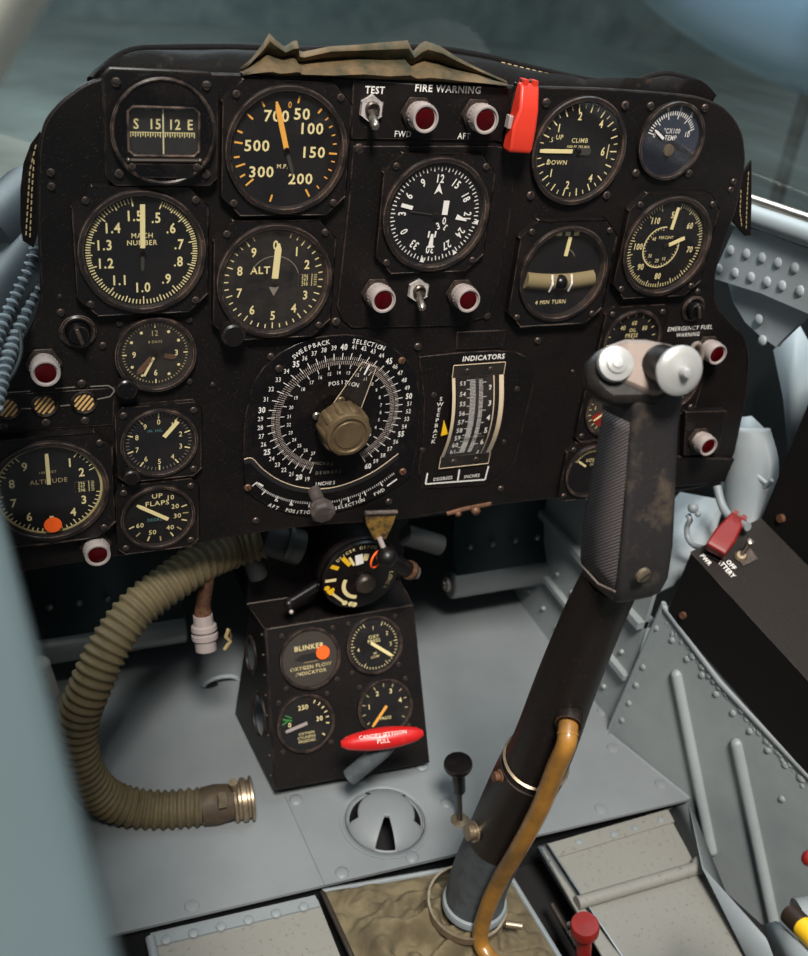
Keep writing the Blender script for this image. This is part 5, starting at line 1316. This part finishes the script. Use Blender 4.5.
# lettering reads towards the console axis (down-right in the photo)
ang_t = math.atan2((B - A).dot(CT.y), (B - A).dot(CT.x))
for s_, u, v, hgt in (('PWR', 706, 560, 4.0), ('OFF', 731, 565, 4.0), ('BATTERY', 725, 567.5, 4.0)):
    x, y = CT.loc(u, v); b.text(s_, x, y, hgt, w, .5, ang_t, .85, .03)
b.v = [T @ p for p in b.v]; b.build('lettering', cons)
b = MB(); p = WP(684, 615, 3) - A; b.tube([p, p - wn * 3], 3.4, 'rust', 12); q = C3 + (c1 - C3) * .07 + up_ * .14 - A; b.tube([q, q + V((-4, 0, 0))], 4, 'rust', 12); b.build('screw', cons)
# guarded switch on the console
x, y = CT.loc(727, 534, 12)
t = thing('guarded_switch', 'dark red guarded switch on top of the side console', 'switch', CT.mtx(x, y, .3, ang_t + math.radians(20)))
guard(t, 'red_dark', 0, .82)
x, y = CT.loc(741, 556, 2)
t = thing('battery_switch', 'silver toggle switch standing next to the dark red guard on the console', 'switch', CT.mtx(x, y, .3))
b = MB(); b.lathe([(6, 0), (6, 2), (4, 4), (0, 4)], 'clamp', 16); b.build('bushing', t)
q = CT.loc(751, 541, 24); dv = V((q[0] - x, q[1] - y, 24)); b = MB(); b.tube([dv * .1, dv * .7, dv * .98, dv * 1.02], [1.8, 2.8, 3.3, 2.0], 'steel', 14); b.build('lever', t)
b = MB(); b.box((4, -3, .8), (16, 12, 1.4), 'screw'); b.build('base_plate', t)

# far right corner items
p = dep(810, 858, 560); t = thing('red_button', 'red rounded button cut off by the right edge low on the wall', 'button', at=p)
b = MB(); b.ball((0, 0, 0), 5, 'red_dark', 20, (1, .8, 1)); b.build('cap', t); b = MB(); b.tube([(2, 0, 0), (22, 4, 0)], 4, 'steel_dark', 12); b.build('stem', t)
p = dep(800, 935, 600); t = thing('striped_handle', 'yellow and black banded handle in the lower right corner', 'handle', at=p)
q0 = dep(790, 914, 600) - p; q1 = dep(840, 964, 560) - p; b = MB(); b.tube([q0, q0 + (q1 - q0) * .28], 6.5, 'tape_black', 20); b.tube([q0 + (q1 - q0) * .28, q1], 6.5, 'tape_yellow', 20); b.build('banded_bar', t)
b = MB(); b.tube([dep(800, 925, 640) - p, dep(830, 920, 640) - p], 16, 'grey_paint', 18); b.build('mount', t)
b = MB(); e = [dep(u, v, s_) - p for u, v, s_ in ((766, 926, 620), (780, 922, 610), (812, 955, 570), (812, 1000, 560), (780, 962, 600))]; b.add(e, [(0, 1, 2, 3, 4)], 'grey_paint'); b.build('guard_flange', t, solid=3)

# ------------------------------------------------------------------ right sill
def SR(u, v, x=222): return back(u, v, X_, x)
so = SR(760, 250)
t = thing('canopy_sill', 'light grey riveted sill along the right edge beyond the panel', 'sill', at=so)
b = MB(); e = [SR(u, v) for u, v in ((712, 278), (735, 226), (760, 232), (850, 262), (850, 321), (760, 293))]
e[3] = e[3] + V((0, -330, 22)); e[4] = e[4] + V((0, -330, 22))
fr_ = Fr(so, (-1, 0, 0), (0, 0, 1)); T = fr_.q.to_4x4()
def srl(pts): return [((p - so).dot(fr_.x), (p - so).dot(fr_.y)) for p in pts]
b.prism(srl(e), -4, 0, 'grey_light', T=T)
for u, v in ((730.5, 250.5), (746.5, 254), (762, 258), (778, 263), (795, 268), (719, 269), (735, 273), (751, 277.5), (767, 282), (782, 286), (800, 291)):
    p = SR(u, v) - so; b.ball((p.x, p.y, p.z), 4.8, 'grey_light', 16, (.5, 1, 1))
b.build('riveted_plate', t)
b = MB(); P = [SR(700, 195, 222), SR(760, 218, 222), SR(860, 252, 222), SR(860, 252, 222) + V((0, -320, 22))]; b.tube([p - so for p in P], 9.5, 'grey_light', 20); b.build('rail', t)
b = MB(); P = [SR(700, 178, 224), SR(751, 199, 224), SR(860, 236, 224), SR(860, 236, 224) + V((0, -320, 22))]; b.tube([p - so for p in P], 4.2, 'steel', 14); b.build('windshield_edge', t)
b = MB(); b.prism(srl([SR(u, v, 232) for u, v in ((728, 283), (733, 302), (745, 322), (760, 336), (776, 347), (780, 342), (810, 313), (850, 330), (850, 300), (760, 288))]), -14, -10, 'grey_light', T=T)
for u, v in ((759, 319.5), (762.5, 340.5)): p = SR(u, v, 230) - so; b.ball(p, 4.8, 'grey_light', 16, (.5, 1, 1))
b.build('gusset', t)

# ------------------------------------------------------------------ rudder pedals
def pedal(sx_, x0, x1, label, src=None):
    t = thing('rudder_pedal', label, 'pedal', at=((x0 + x1) / 2, 150, -330), group=None)
    wd_ = x1 - x0
    b = MB(); b.tube([(-wd_ / 2, 0, 0), (wd_ / 2, 0, 0)], 17, 'pedal_metal', 28); b.build('tread', t, bevel=2)
    b = MB(); vs = []; fs = []
    prof = [(0, -17), (-9, -10), (-13, 4), (-8, 18), (4, 34), (14, 60), (20, 120)]
    for i, (y_, z_) in enumerate(prof):
        vs += [(-wd_ / 2 + 4, y_ + 2, z_), (wd_ / 2 - 2, y_ + 2, z_)]
        if i: fs.append((2 * i - 2, 2 * i - 1, 2 * i + 1, 2 * i))
    b.add(vs[4:], [tuple(k - 4 for k in f) for f in fs[2:]], 'pedal_dark'); b.build('back_plate', t, solid=2)
    b = MB()
    for k in range(5): b.ball((-wd_ / 2 + 20 + k * (wd_ - 40) / 4, 2, 46), 3.4, 'pedal_metal', 10)
    b.build('rivets', t)
    b = MB(); b.tube([(-wd_ / 2 - 1, 0, 0), (-wd_ / 2 - 5, 0, 0)], 8, 'cap_white', 14); b.tube([(-wd_ / 2 - 5, 0, 0), (-wd_ / 2 - 8, 0, 0)], 4.5, 'steel', 12); b.build('end_cap', t)
    b = MB(); b.box((0, 36, 90), (wd_ * .5, 8, 150), 'pedal_dark'); b.build('arm', t)
    return t
pedal(1, 52, 205, 'grey rolled rudder pedal hanging behind the stick, right of the floor box')
pedal(-1, -390, -243, 'grey rolled rudder pedal in the dark behind the hose, at left')

# ------------------------------------------------------------------ hose
hpx = [(262, 540, 905), (235, 548, 900), (205, 560, 880), (170, 583, 858), (136, 610, 842), (110, 645, 832), (92, 682, 830), (79, 716, 838), (77, 748, 852), (86, 777, 872), (104, 797, 892), (130, 807, 905), (160, 810, 912), (190, 808, 916), (204, 807, 918)]
hp_ = smooth_path([dep(*q) for q in hpx], 10)
ho = hp_[len(hp_) // 2]
t = thing('oxygen_hose', 'ribbed olive-brown breathing hose curling from under the panel to the floor', 'hose', at=ho)
L = [0]
for i in range(1, len(hp_)): L.append(L[-1] + (hp_[i] - hp_[i - 1]).length)
step = 1.2; pts = []; rs = []; k = 0; s_ = 0
while s_ < L[-1]:
    while L[k + 1] < s_: k += 1
    f_ = (s_ - L[k]) / (L[k + 1] - L[k]); pts.append(hp_[k] + (hp_[k + 1] - hp_[k]) * f_ - ho)
    rs.append(16.4 + 1.5 * math.cos(2 * PI * s_ / 7.2)); s_ += step
b = MB(); b.tube(pts, rs, 'hose', 28); b.build('ribbed_tube', t, smooth=80)
e0 = dep(202, 807, 918); e1 = dep(236, 801, 925)
b = MB(); b.tube([e0 - ho, (e0 * .6 + e1 * .4) - ho, e1 - ho], [17, 18, 15.5], 'tape', 24); b.build('taped_end', t)
dr = (e1 - e0).normalized(); T = Matrix.Translation(e1 - ho) @ dr.to_track_quat('Z', 'Y').to_matrix().to_4x4()
b = MB(); b.lathe([(15, -3), (18.5, -2), (19, 0), (17, 2), (17, 4), (19.5, 5), (19.5, 9), (17, 10), (17, 12), (20, 13), (20, 15), (16, 16), (12, 16), (12, 2)], 'clamp', 36, T); b.disc(12.2, 4, 'cavity', T=T); b.build('coupling', t)
b = MB(); p = dep(233, 782, 905) - ho; b.tube([p, p + V((2, 2, -12))], [4, 3], 'clamp', 10); p = dep(222, 800, 898) - ho; b.box(p, (7, 7, 12), 'clamp'); b.build('clamp_screw', t)

# hanging connector
q = [dep(u, v, s_) for u, v, s_ in ((209, 560, 870), (206, 585, 885), (203, 605, 900), (203, 618, 905), (206, 648, 912))]
t = thing('hanging_connector', 'brown cable with a silver threaded connector hanging beside the hose', 'connector', at=q[3])
b = MB(); b.tube([p - q[3] for p in smooth_path(q[:4], 5)], [6.5] * 11 + [7, 7.5, 7.5, 7.5, 8][:5], 'rust', 14); b.build('cable', t)
dr = (q[4] - q[3]).normalized(); T = dr.to_track_quat('Z', 'Y').to_matrix().to_4x4()
b = MB(); b.lathe([(5, -4), (8.5, -3), (8.8, 6), (11, 7), (11.4, 11), (9, 12), (9, 14), (11.6, 15), (11.6, 19), (9.4, 21), (9.4, 30), (0, 30)], 'cap_white', 28, T); b.build('threaded_plug', t)
# wire end by the box and floor tie ring
p = dep(228, 640, 900); t = thing('loose_wire', 'short frayed yellow wire end beside the floor box', 'wire', at=p)
b = MB(); b.tube([V((0, 0, 12)), V((-2, 0, 4)), V((2, 0, -2)), V((-3, 0, -10))], 1.6, 'cream_dim', 8); b.tube([V((0, 0, 12)), V((3, 1, 3)), V((0, 0, -8))], 1.2, 'canvas', 8); b.build('strands', t)
p = back(222, 686, Z_, FLOOR); t = thing('tie_ring', 'half-round grey ring in the floor left of the black box', 'ring', at=p)
b = MB(); b.tube([(18 * math.cos(a), 4, 9 * math.sin(a)) for a in [PI * k / 14 for k in range(15)]], 2.4, 'grey_light', 10); b.build('hoop', t)
b = MB(); b.lathe([(9, .3), (0, .3)], 'cavity', 20, Matrix.Translation((-12, 4, 0)) @ Matrix.Scale(.5, 4, (0, 1, 0))); b.build('slot', t)
# bits of equipment in the dark behind the panel
t = thing('duct', 'dull grey duct end in the dark just under the panel above the box', 'duct', at=dep(280, 545, 900))
c_ = dep(280, 545, 900)
b = MB(); b.tube([dep(240, 540, 900) - c_, dep(252, 560, 910) - c_, dep(258, 575, 920) - c_], 9, 'duct_dark', 14); b.tube([dep(262, 536, 900) - c_, dep(300, 548, 915) - c_], 16, 'duct_dark', 18); b.tube([dep(286, 541, 905) - c_, dep(290, 542, 906) - c_], 18, 'duct_dark', 18); b.build('pipe', t)
b = MB(); b.tube([dep(405, 535, 930) - c_, dep(440, 545, 950) - c_], 10, 'duct_dark', 14); b.build('cross_pipe', t)
# small rounded thing left of hose
p = dep(52, 672, 880); t = thing('small_pulley', 'pale rounded fitting half hidden by the left sill below the hose', 'fitting', at=p)
b = MB(); b.ball((-8, 0, 10), 8, 'grey_dusty', 16, (1, 1, .9)); b.tube([(-8, 0, 6), (-2, 0, -24)], [8, 7], 'grey_dusty', 14); b.build('body', t)

# ------------------------------------------------------------------ glare shield, canvas and flaps
def ribbon(fr, low, high, y0, y1, m, name, t, o_, nz=2.5, sc=.05):
    """leather strip standing on the panel's top edge: low/high px polylines, thickness forward"""
    pass
gs = back(400, 80, Y_, 6)
t = thing('glare_shield', 'worn black stitched leather roll along the top of the panel', 'glare shield', at=gs)
top_px = [(92, 82, 12), (104, 70, 22), (130, 52.5, 30), (170, 49.5, 34), (240, 49, 34), (300, 52, 34), (370, 50, 34), (430, 50, 34), (480, 57, 34), (530, 69, 34), (590, 82, 30), (630, 84, 26), (655, 77, 24), (672, 76, 22), (700, 85, 18), (712, 99, 10)]
base_px = [(95, 84), (108, 77), (130, 73), (170, 73), (240, 74), (300, 76), (370, 79), (430, 81), (480, 84), (530, 87), (590, 88), (630, 90), (655, 92), (672, 94), (700, 98), (712, 103)]
bot = smooth_path([back(u, v, Y_, 4) for u, v in base_px], 5)
topp = smooth_path([back(u, v, Y_, y_) for u, v, y_ in top_px], 5)
b = MB(); vs = []; fs = []; n_ = len(bot)
for i in range(n_):
    a, c_ = bot[i], topp[i]
    m1 = a.lerp(c_, .45) + V((0, -4 + noise.noise(a * .03) * 3, 6 + noise.noise(a * .05) * 3)); back_ = c_ + V((0, 26, -8)); bk2 = c_ + V((0, 50, -60))
    a2 = a + V((0, 1, -4)); vs += [a2 - gs, a - gs, m1 - gs, c_ - gs, back_ - gs, bk2 - gs]
for i in range(n_ - 1):
    for j in range(5): fs.append((i * 6 + j, (i + 1) * 6 + j, (i + 1) * 6 + j + 1, i * 6 + j + 1))
b.add(vs, fs, 'leather'); b.build('leather_cover', t, smooth=70, solid=1.5)
b = MB(); b.tube([p - gs + V((0, 2, 0)) for p in topp], 3.2, 'leather', 10)
b.build('rolled_edge', t)
def stitches(path, off, t, o_, name, L_=3.0, gap=2.2, r=.45, m='thread'):
    b = MB(); acc = 0; i = 0
    P = path
    tot = [0]
    for k in range(1, len(P)): tot.append(tot[-1] + (P[k] - P[k - 1]).length)
    s_ = 0; k = 0
    while s_ + L_ < tot[-1]:
        def at_(x):
            kk = 0
            while tot[kk + 1] < x: kk += 1
            return P[kk].lerp(P[kk + 1], (x - tot[kk]) / max(1e-6, tot[kk + 1] - tot[kk]))
        b.tube([at_(s_) + V(off) - o_, at_(s_ + L_) + V(off) - o_], r, m, 5); s_ += L_ + gap
    return b.build(name, t)
stitches(topp[42:60], (0, -3.2, 0), t, gs, 'stitching', m='thread')
stitches(topp[42:60], (0, -3.4, -6), t, gs, 'stitching', m='thread')
# canvas on top
cv0 = back(350, 62, Y_, 20)
t = thing('canvas_cover', 'olive tan canvas strip folded over the middle of the glare shield', 'canvas', at=cv0)
tp = [(240, 68), (250, 58), (262, 44), (269, 33), (276, 40), (284, 46), (292, 41), (297, 40), (298, 50), (303, 52), (330, 46), (360, 44), (385, 42), (407, 40), (411, 48), (413, 51), (420, 44), (426, 41), (440, 46), (455, 56), (478, 68), (505, 80)]
bp = [(240, 73), (250, 74), (262, 75), (269, 75), (276, 75.5), (284, 76), (292, 76), (297, 76), (298, 76), (303, 76), (330, 77), (360, 78), (385, 79), (407, 80), (411, 80), (413, 80), (420, 81), (426, 81), (440, 81.5), (455, 82.5), (478, 83), (505, 85)]
b = MB(); vs = []; fs = []; rows = 6
for i in range(len(tp)):
    lo = back(bp[i][0], bp[i][1], Y_, 1); hi = back(tp[i][0], tp[i][1], Y_, 8)
    for j in range(rows + 1):
        f_ = j / rows; p = lo.lerp(hi, f_); fold = -10 * math.exp(-((f_ - .22) / .16) ** 2) + 7 * math.exp(-((f_ - .52) / .10) ** 2) - 3 * math.exp(-((f_ - .82) / .14) ** 2)
        p = p + V((0, fold + noise.noise(V((p.x * .05, f_ * 3, 0))) * 4, noise.noise(V((p.x * .08, f_ * 2, 5))) * 1.5 * (0 < j < rows))); vs.append(p - cv0)
for i in range(len(tp) - 1):
    for j in range(rows): fs.append((i * (rows + 1) + j, (i + 1) * (rows + 1) + j, (i + 1) * (rows + 1) + j + 1, i * (rows + 1) + j + 1))
b.add(vs, fs, 'canvas'); b.build('canvas', t, smooth=70, solid=1)
# hanging leather flaps
def flap(px, Yd, label, st):
    P = [back(u, v, Y_, Yd) for u, v in px]; c = P[0]
    t = thing('leather_flap', label, 'leather flap', at=c)
    fr_ = Fr(c, (0, -1, 0), (0, 0, 1)); T = fr_.q.to_4x4(); b = MB(); b.prism([((p - c).dot(fr_.x), (p - c).dot(fr_.y)) for p in P], -2.5, 0, 'leather', T=T); b.build('leather', t, bevel=.8)
    for line in st: stitches([back(u, v, Y_, Yd - .6) for u, v in line], (0, 0, 0), t, c, 'stitching', 2.6, 1.6, .4)
flap([(40, 135), (32, 146), (25, 165), (22, 190), (22, 225), (24, 240), (33, 246), (36, 236), (42, 200), (44, 150)], 8, 'stitched black leather flap hanging at the left edge of the panel', [[(36, 145), (30, 170), (28, 200), (26, 236)], [(34, 160), (32, 190), (30, 238)]])
flap([(735, 165), (744, 172), (752, 160), (752, 205), (751, 236), (745, 236), (738, 228), (733, 222), (728, 212)], 6, 'stitched black leather flap hanging at the right edge of the panel', [[(748.5, 172), (747, 200), (746, 232)], [(741, 190), (740, 212), (742, 228)]])

# left side cords and padding
def cordt(px, r, label, name, m):
    P = smooth_path([dep(*q) for q in px], 8); c = P[len(P) // 2]
    t = thing(name, label, 'cord', at=c); b = MB(); b.tube([p - c for p in P], r, m, 14); b.build('core', t)
    b = MB(); tot = 0; 
    for sgn in (0, PI):
        H = []; ph = sgn; last = P[0]
        n = len(P) * 14
        for k in range(n):
            f_ = k / (n - 1) * (len(P) - 1); i = min(int(f_), len(P) - 2); p = P[i].lerp(P[i + 1], f_ - i); tt = (P[i + 1] - P[i]).normalized(); a = tt.orthogonal().normalized(); c2 = tt.cross(a)
            ph += (p - last).length / r * 1.5; last = p; H.append(p + (a * math.cos(ph) + c2 * math.sin(ph)) * r - c)
        b.tube(H, r * .30, 'cord_light', 6)
    b.build('braid', t)
cordt([(34, 252, 690), (22, 275, 670), (8, 305, 640), (-8, 345, 600), (-16, 390, 560)], 4.6, 'upper pale braided cord at the left edge beside the panel', 'braided_cord', 'cord')
cordt([(35, 284, 690), (26, 305, 670), (14, 335, 640), (2, 370, 600), (-8, 410, 560)], 4.6, 'lower pale braided cord at the left edge beside the panel', 'braided_cord', 'cord')
P = [dep(40, 232, 740), dep(18, 262, 700), dep(-12, 305, 650), dep(-40, 350, 600)]
t = thing('padded_rail', 'dull blue-grey padded rail at the left edge behind the cords', 'rail', at=P[1])
b = MB(); b.tube([p - P[1] for p in smooth_path(P, 6)], 20, 'pad', 24); b.build('padding', t)
P2_ = [dep(30, 196, 760), dep(8, 218, 720), dep(-20, 246, 680)]
b = MB(); b.tube([p - P[1] for p in smooth_path(P2_, 6)], 22, 'pad', 24); b.build('end_pad', t)
P = [dep(26, 195, 770), dep(8, 205, 740), dep(-14, 216, 700)]
t = thing('rubber_seal', 'thin black rubber strip at the left edge above the padded rail', 'seal', at=P[1])
b = MB(); b.tube([p - P[1] for p in P], 3.4, 'cavity', 10); b.build('strip', t)
# strap ring hoop
P = smooth_path([dep(u, v, 600) for u, v in ((4, 385), (14, 372), (21, 352), (20, 330))], 6)
t = thing('wire_hoop', 'thin grey wire loop at the left edge below the cords', 'wire', at=P[3]); b = MB(); b.tube([p - P[3] for p in P], 1.1, 'pad', 8); b.build('wire', t)

# near left sill
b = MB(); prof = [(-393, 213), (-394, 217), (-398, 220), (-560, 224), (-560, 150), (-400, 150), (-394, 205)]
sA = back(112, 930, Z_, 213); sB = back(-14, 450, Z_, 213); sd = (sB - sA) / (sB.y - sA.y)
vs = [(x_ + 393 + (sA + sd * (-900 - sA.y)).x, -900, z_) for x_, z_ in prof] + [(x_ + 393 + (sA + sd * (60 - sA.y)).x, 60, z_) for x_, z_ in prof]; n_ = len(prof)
b.add(vs, [(i, (i + 1) % n_, (i + 1) % n_ + n_, i + n_) for i in range(n_)] + [tuple(range(n_))[::-1], tuple(range(n_, 2 * n_))], 'sill_paint_shaded')
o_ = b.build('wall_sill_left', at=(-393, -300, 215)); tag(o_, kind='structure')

# ------------------------------------------------------------------ windshield, nose and hall beyond
b = MB(); vs = []; fs = []; nx, ny = 40, 12
for i in range(nx + 1):
    a = PI * (1.0 - i / nx) ; cx_ = -95 + 350 * math.cos(a); s6 = max(0, math.sin(a)) ** .6
    for j in range(ny + 1):
        f_ = -.6 + j / ny * 2.5; vs.append((cx_ * 1.0, 150 + 520 * (1 - f_) - 60 * (1 - math.sin(a)), 118 + s6 * (40 + 400 * f_)))
for i in range(nx):
    for j in range(ny): fs.append((i * (ny + 1) + j, i * (ny + 1) + j + 1, (i + 1) * (ny + 1) + j + 1, (i + 1) * (ny + 1) + j))
b.add(vs, fs, 'windshield'); o_ = b.build('window_1', at=(-95, 300, 250), smooth=80); tag(o_, kind='structure')

def bgmat(name, cols, scale, stretch=(1, 1, 1), rough=.6, dist=.0):
    m = bpy.data.materials.new(name); m.use_nodes = True; nt = m.node_tree; bs = nt.nodes['Principled BSDF']; bs.inputs['Roughness'].default_value = rough
    tc = nt.nodes.new('ShaderNodeTexCoord'); mp = nt.nodes.new('ShaderNodeMapping'); mp.inputs['Scale'].default_value = stretch
    nt.links.new(tc.outputs['Object'], mp.inputs['Vector']); nz = nt.nodes.new('ShaderNodeTexNoise'); nz.inputs['Scale'].default_value = scale
    nz.inputs['Detail'].default_value = 3; nz.inputs['Distortion'].default_value = dist
    nt.links.new(mp.outputs['Vector'], nz.inputs['Vector']); rp = nt.nodes.new('ShaderNodeValToRGB'); e = rp.color_ramp.elements
    e[0].position = .3; e[0].color = lin(cols[0]); e[1].position = .7; e[1].color = lin(cols[-1])
    for k, c_ in enumerate(cols[1:-1]): q = e.new(.3 + .4 * (k + 1) / (len(cols) - 1)); q.color = lin(c_)
    nt.links.new(nz.outputs['Fac'], rp.inputs['Fac']); nt.links.new(rp.outputs['Color'], bs.inputs['Base Color']); M[name] = m
bgmat('fuselage_blue', [(70, 92, 112), (94, 118, 138), (112, 134, 152)], 1.2, (1, .4, 1), .45)
q0 = dep(600, -170, 6200); q1 = dep(890, 40, 4600); qc = (q0 + q1) / 2
b = MB(); Q = [q0.lerp(q1, k / 12) - qc for k in range(13)]; b.tube(Q, [280 + 260 * math.sin(PI * (k + 1) / 14) for k in range(13)], 'fuselage_blue', 40)
t = thing('parked_aircraft', 'blurred blue-grey fuselage of another aircraft beyond the windshield, top right', 'aircraft', at=qc); b.build('fuselage', t, smooth=80)
b = MB(); b.prism([(-1600, -200), (1200, -200), (1500, 200), (-1300, 500)], -60, 20, 'fuselage_blue'); b.build('wing', t)
for dx_ in (900, 1300):
    zf_ = -1590 - qc.z; b = MB(); b.tube([(dx_, 0, -200), (dx_, 0, zf_ + 150)], 45, 'steel_dark', 14); b.tube([(dx_ - 60, 0, zf_ + 150), (dx_ + 60, 0, zf_ + 150)], 150, 'cavity', 28); b.build('landing_gear', t)
q0 = dep(-62, -80, 230); q1 = dep(-150, 70, 230)
t = thing('canopy_frame', 'pale out-of-focus canopy frame in the top left corner', 'canopy frame', at=q0); b = MB(); b.tube([q0 - q0 + (q0 - q1) * 1.5, V((0, 0, 0)), q1 - q0, (q1 - q0) * 1.6], 27, 'frame_cream', 28); b.build('tube', t)
bgmat('nose_paint', [(70, 80, 80), (92, 102, 100), (106, 116, 114)], 3.0, (1, .5, 1), .5)
bgmat('hall_floor', [(70, 76, 74), (112, 118, 112), (124, 134, 130)], .7, (1, 1, 1), .4)
# nose of the aircraft in front of the windshield
b = MB(); vs = []; fs = []; nx, ny = 32, 16
for j in range(ny + 1):
    f_ = j / ny; Yn = 120 + 1500 * f_; rad_ = 370 * math.sqrt(1 - .75 * f_ ** 2); zc = -400 - 40 * f_
    for i in range(nx + 1):
        a = PI * i / nx; vs.append((-90 + rad_ * 1.05 * math.cos(a), Yn, zc + (rad_ + 40) * math.sin(a)))
for j in range(ny):
    for i in range(nx): fs.append((j * (nx + 1) + i, j * (nx + 1) + i + 1, (j + 1) * (nx + 1) + i + 1, (j + 1) * (nx + 1) + i))
b.add(vs, fs, 'nose_paint'); o_ = b.build('nose_cowling', at=(-90, 700, 0), smooth=80, solid=-4); tag(o_, 'grey-green nose of the aircraft seen blurred through the windshield', 'aircraft nose')
b = MB(); b.box((0, 6000, -1600), (24000, 16000, 20), 'hall_floor'); o_ = b.build('floor_hall', at=(0, 6000, -1600)); tag(o_, kind='structure')
b = MB(); b.box((0, 13000, 1500), (24000, 40, 6300), 'nose_paint'); o_ = b.build('wall_hall', at=(0, 13000, 1500)); tag(o_, kind='structure')

# ------------------------------------------------------------------ camera, world, light
cd = bpy.data.cameras.new('camera'); cam = bpy.data.objects.new('camera', cd); C.objects.link(cam)
mw = Matrix((R0, -R1, -R2)).transposed().to_4x4(); mw.translation = W(CAM); cam.matrix_world = mw
cd.sensor_fit = 'HORIZONTAL'; cd.sensor_width = 36; cd.lens = F * 36 / 808; cd.clip_start = .01; cd.clip_end = 100
cd.dof.use_dof = True; cd.dof.focus_distance = .72; cd.dof.aperture_fstop = 10
sc = bpy.context.scene; sc.camera = cam
wl = bpy.data.worlds.new('world'); sc.world = wl; wl.use_nodes = True
bg = wl.node_tree.nodes['Background']; bg.inputs['Color'].default_value = (.82, .86, .9, 1); bg.inputs['Strength'].default_value = .16
def area(name, loc, target, size, power, col=(1, 1, 1), sy=None):
    l = bpy.data.lights.new(name, 'AREA'); l.size = size; l.energy = power; l.color = col
    if sy: l.shape = 'RECTANGLE'; l.size_y = sy
    ob = bpy.data.objects.new(name, l); C.objects.link(ob); ob.location = W(loc)
    ob.rotation_euler = (W(target) - W(loc)).to_track_quat('-Z', 'Y').to_euler(); return ob
area('hall_and_fill_lamp', (-800, -1900, 3000), (-60, 0, -200), .7, 240, (1, .95, .88))
area('hall_and_fill_lamp', (700, 300, 1900), (-60, 0, 0), 1.2, 25, (.88, .95, 1))  # added fill light from the upper right
area('hall_and_fill_lamp', (-500, 5000, 3500), (-300, 5000, -1600), 4, 700, (.93, .98, 1))
sc.view_settings.view_transform = 'Standard'; sc.view_settings.look = 'None'; sc.view_settings.gamma = 1
sc.view_settings.exposure = 0
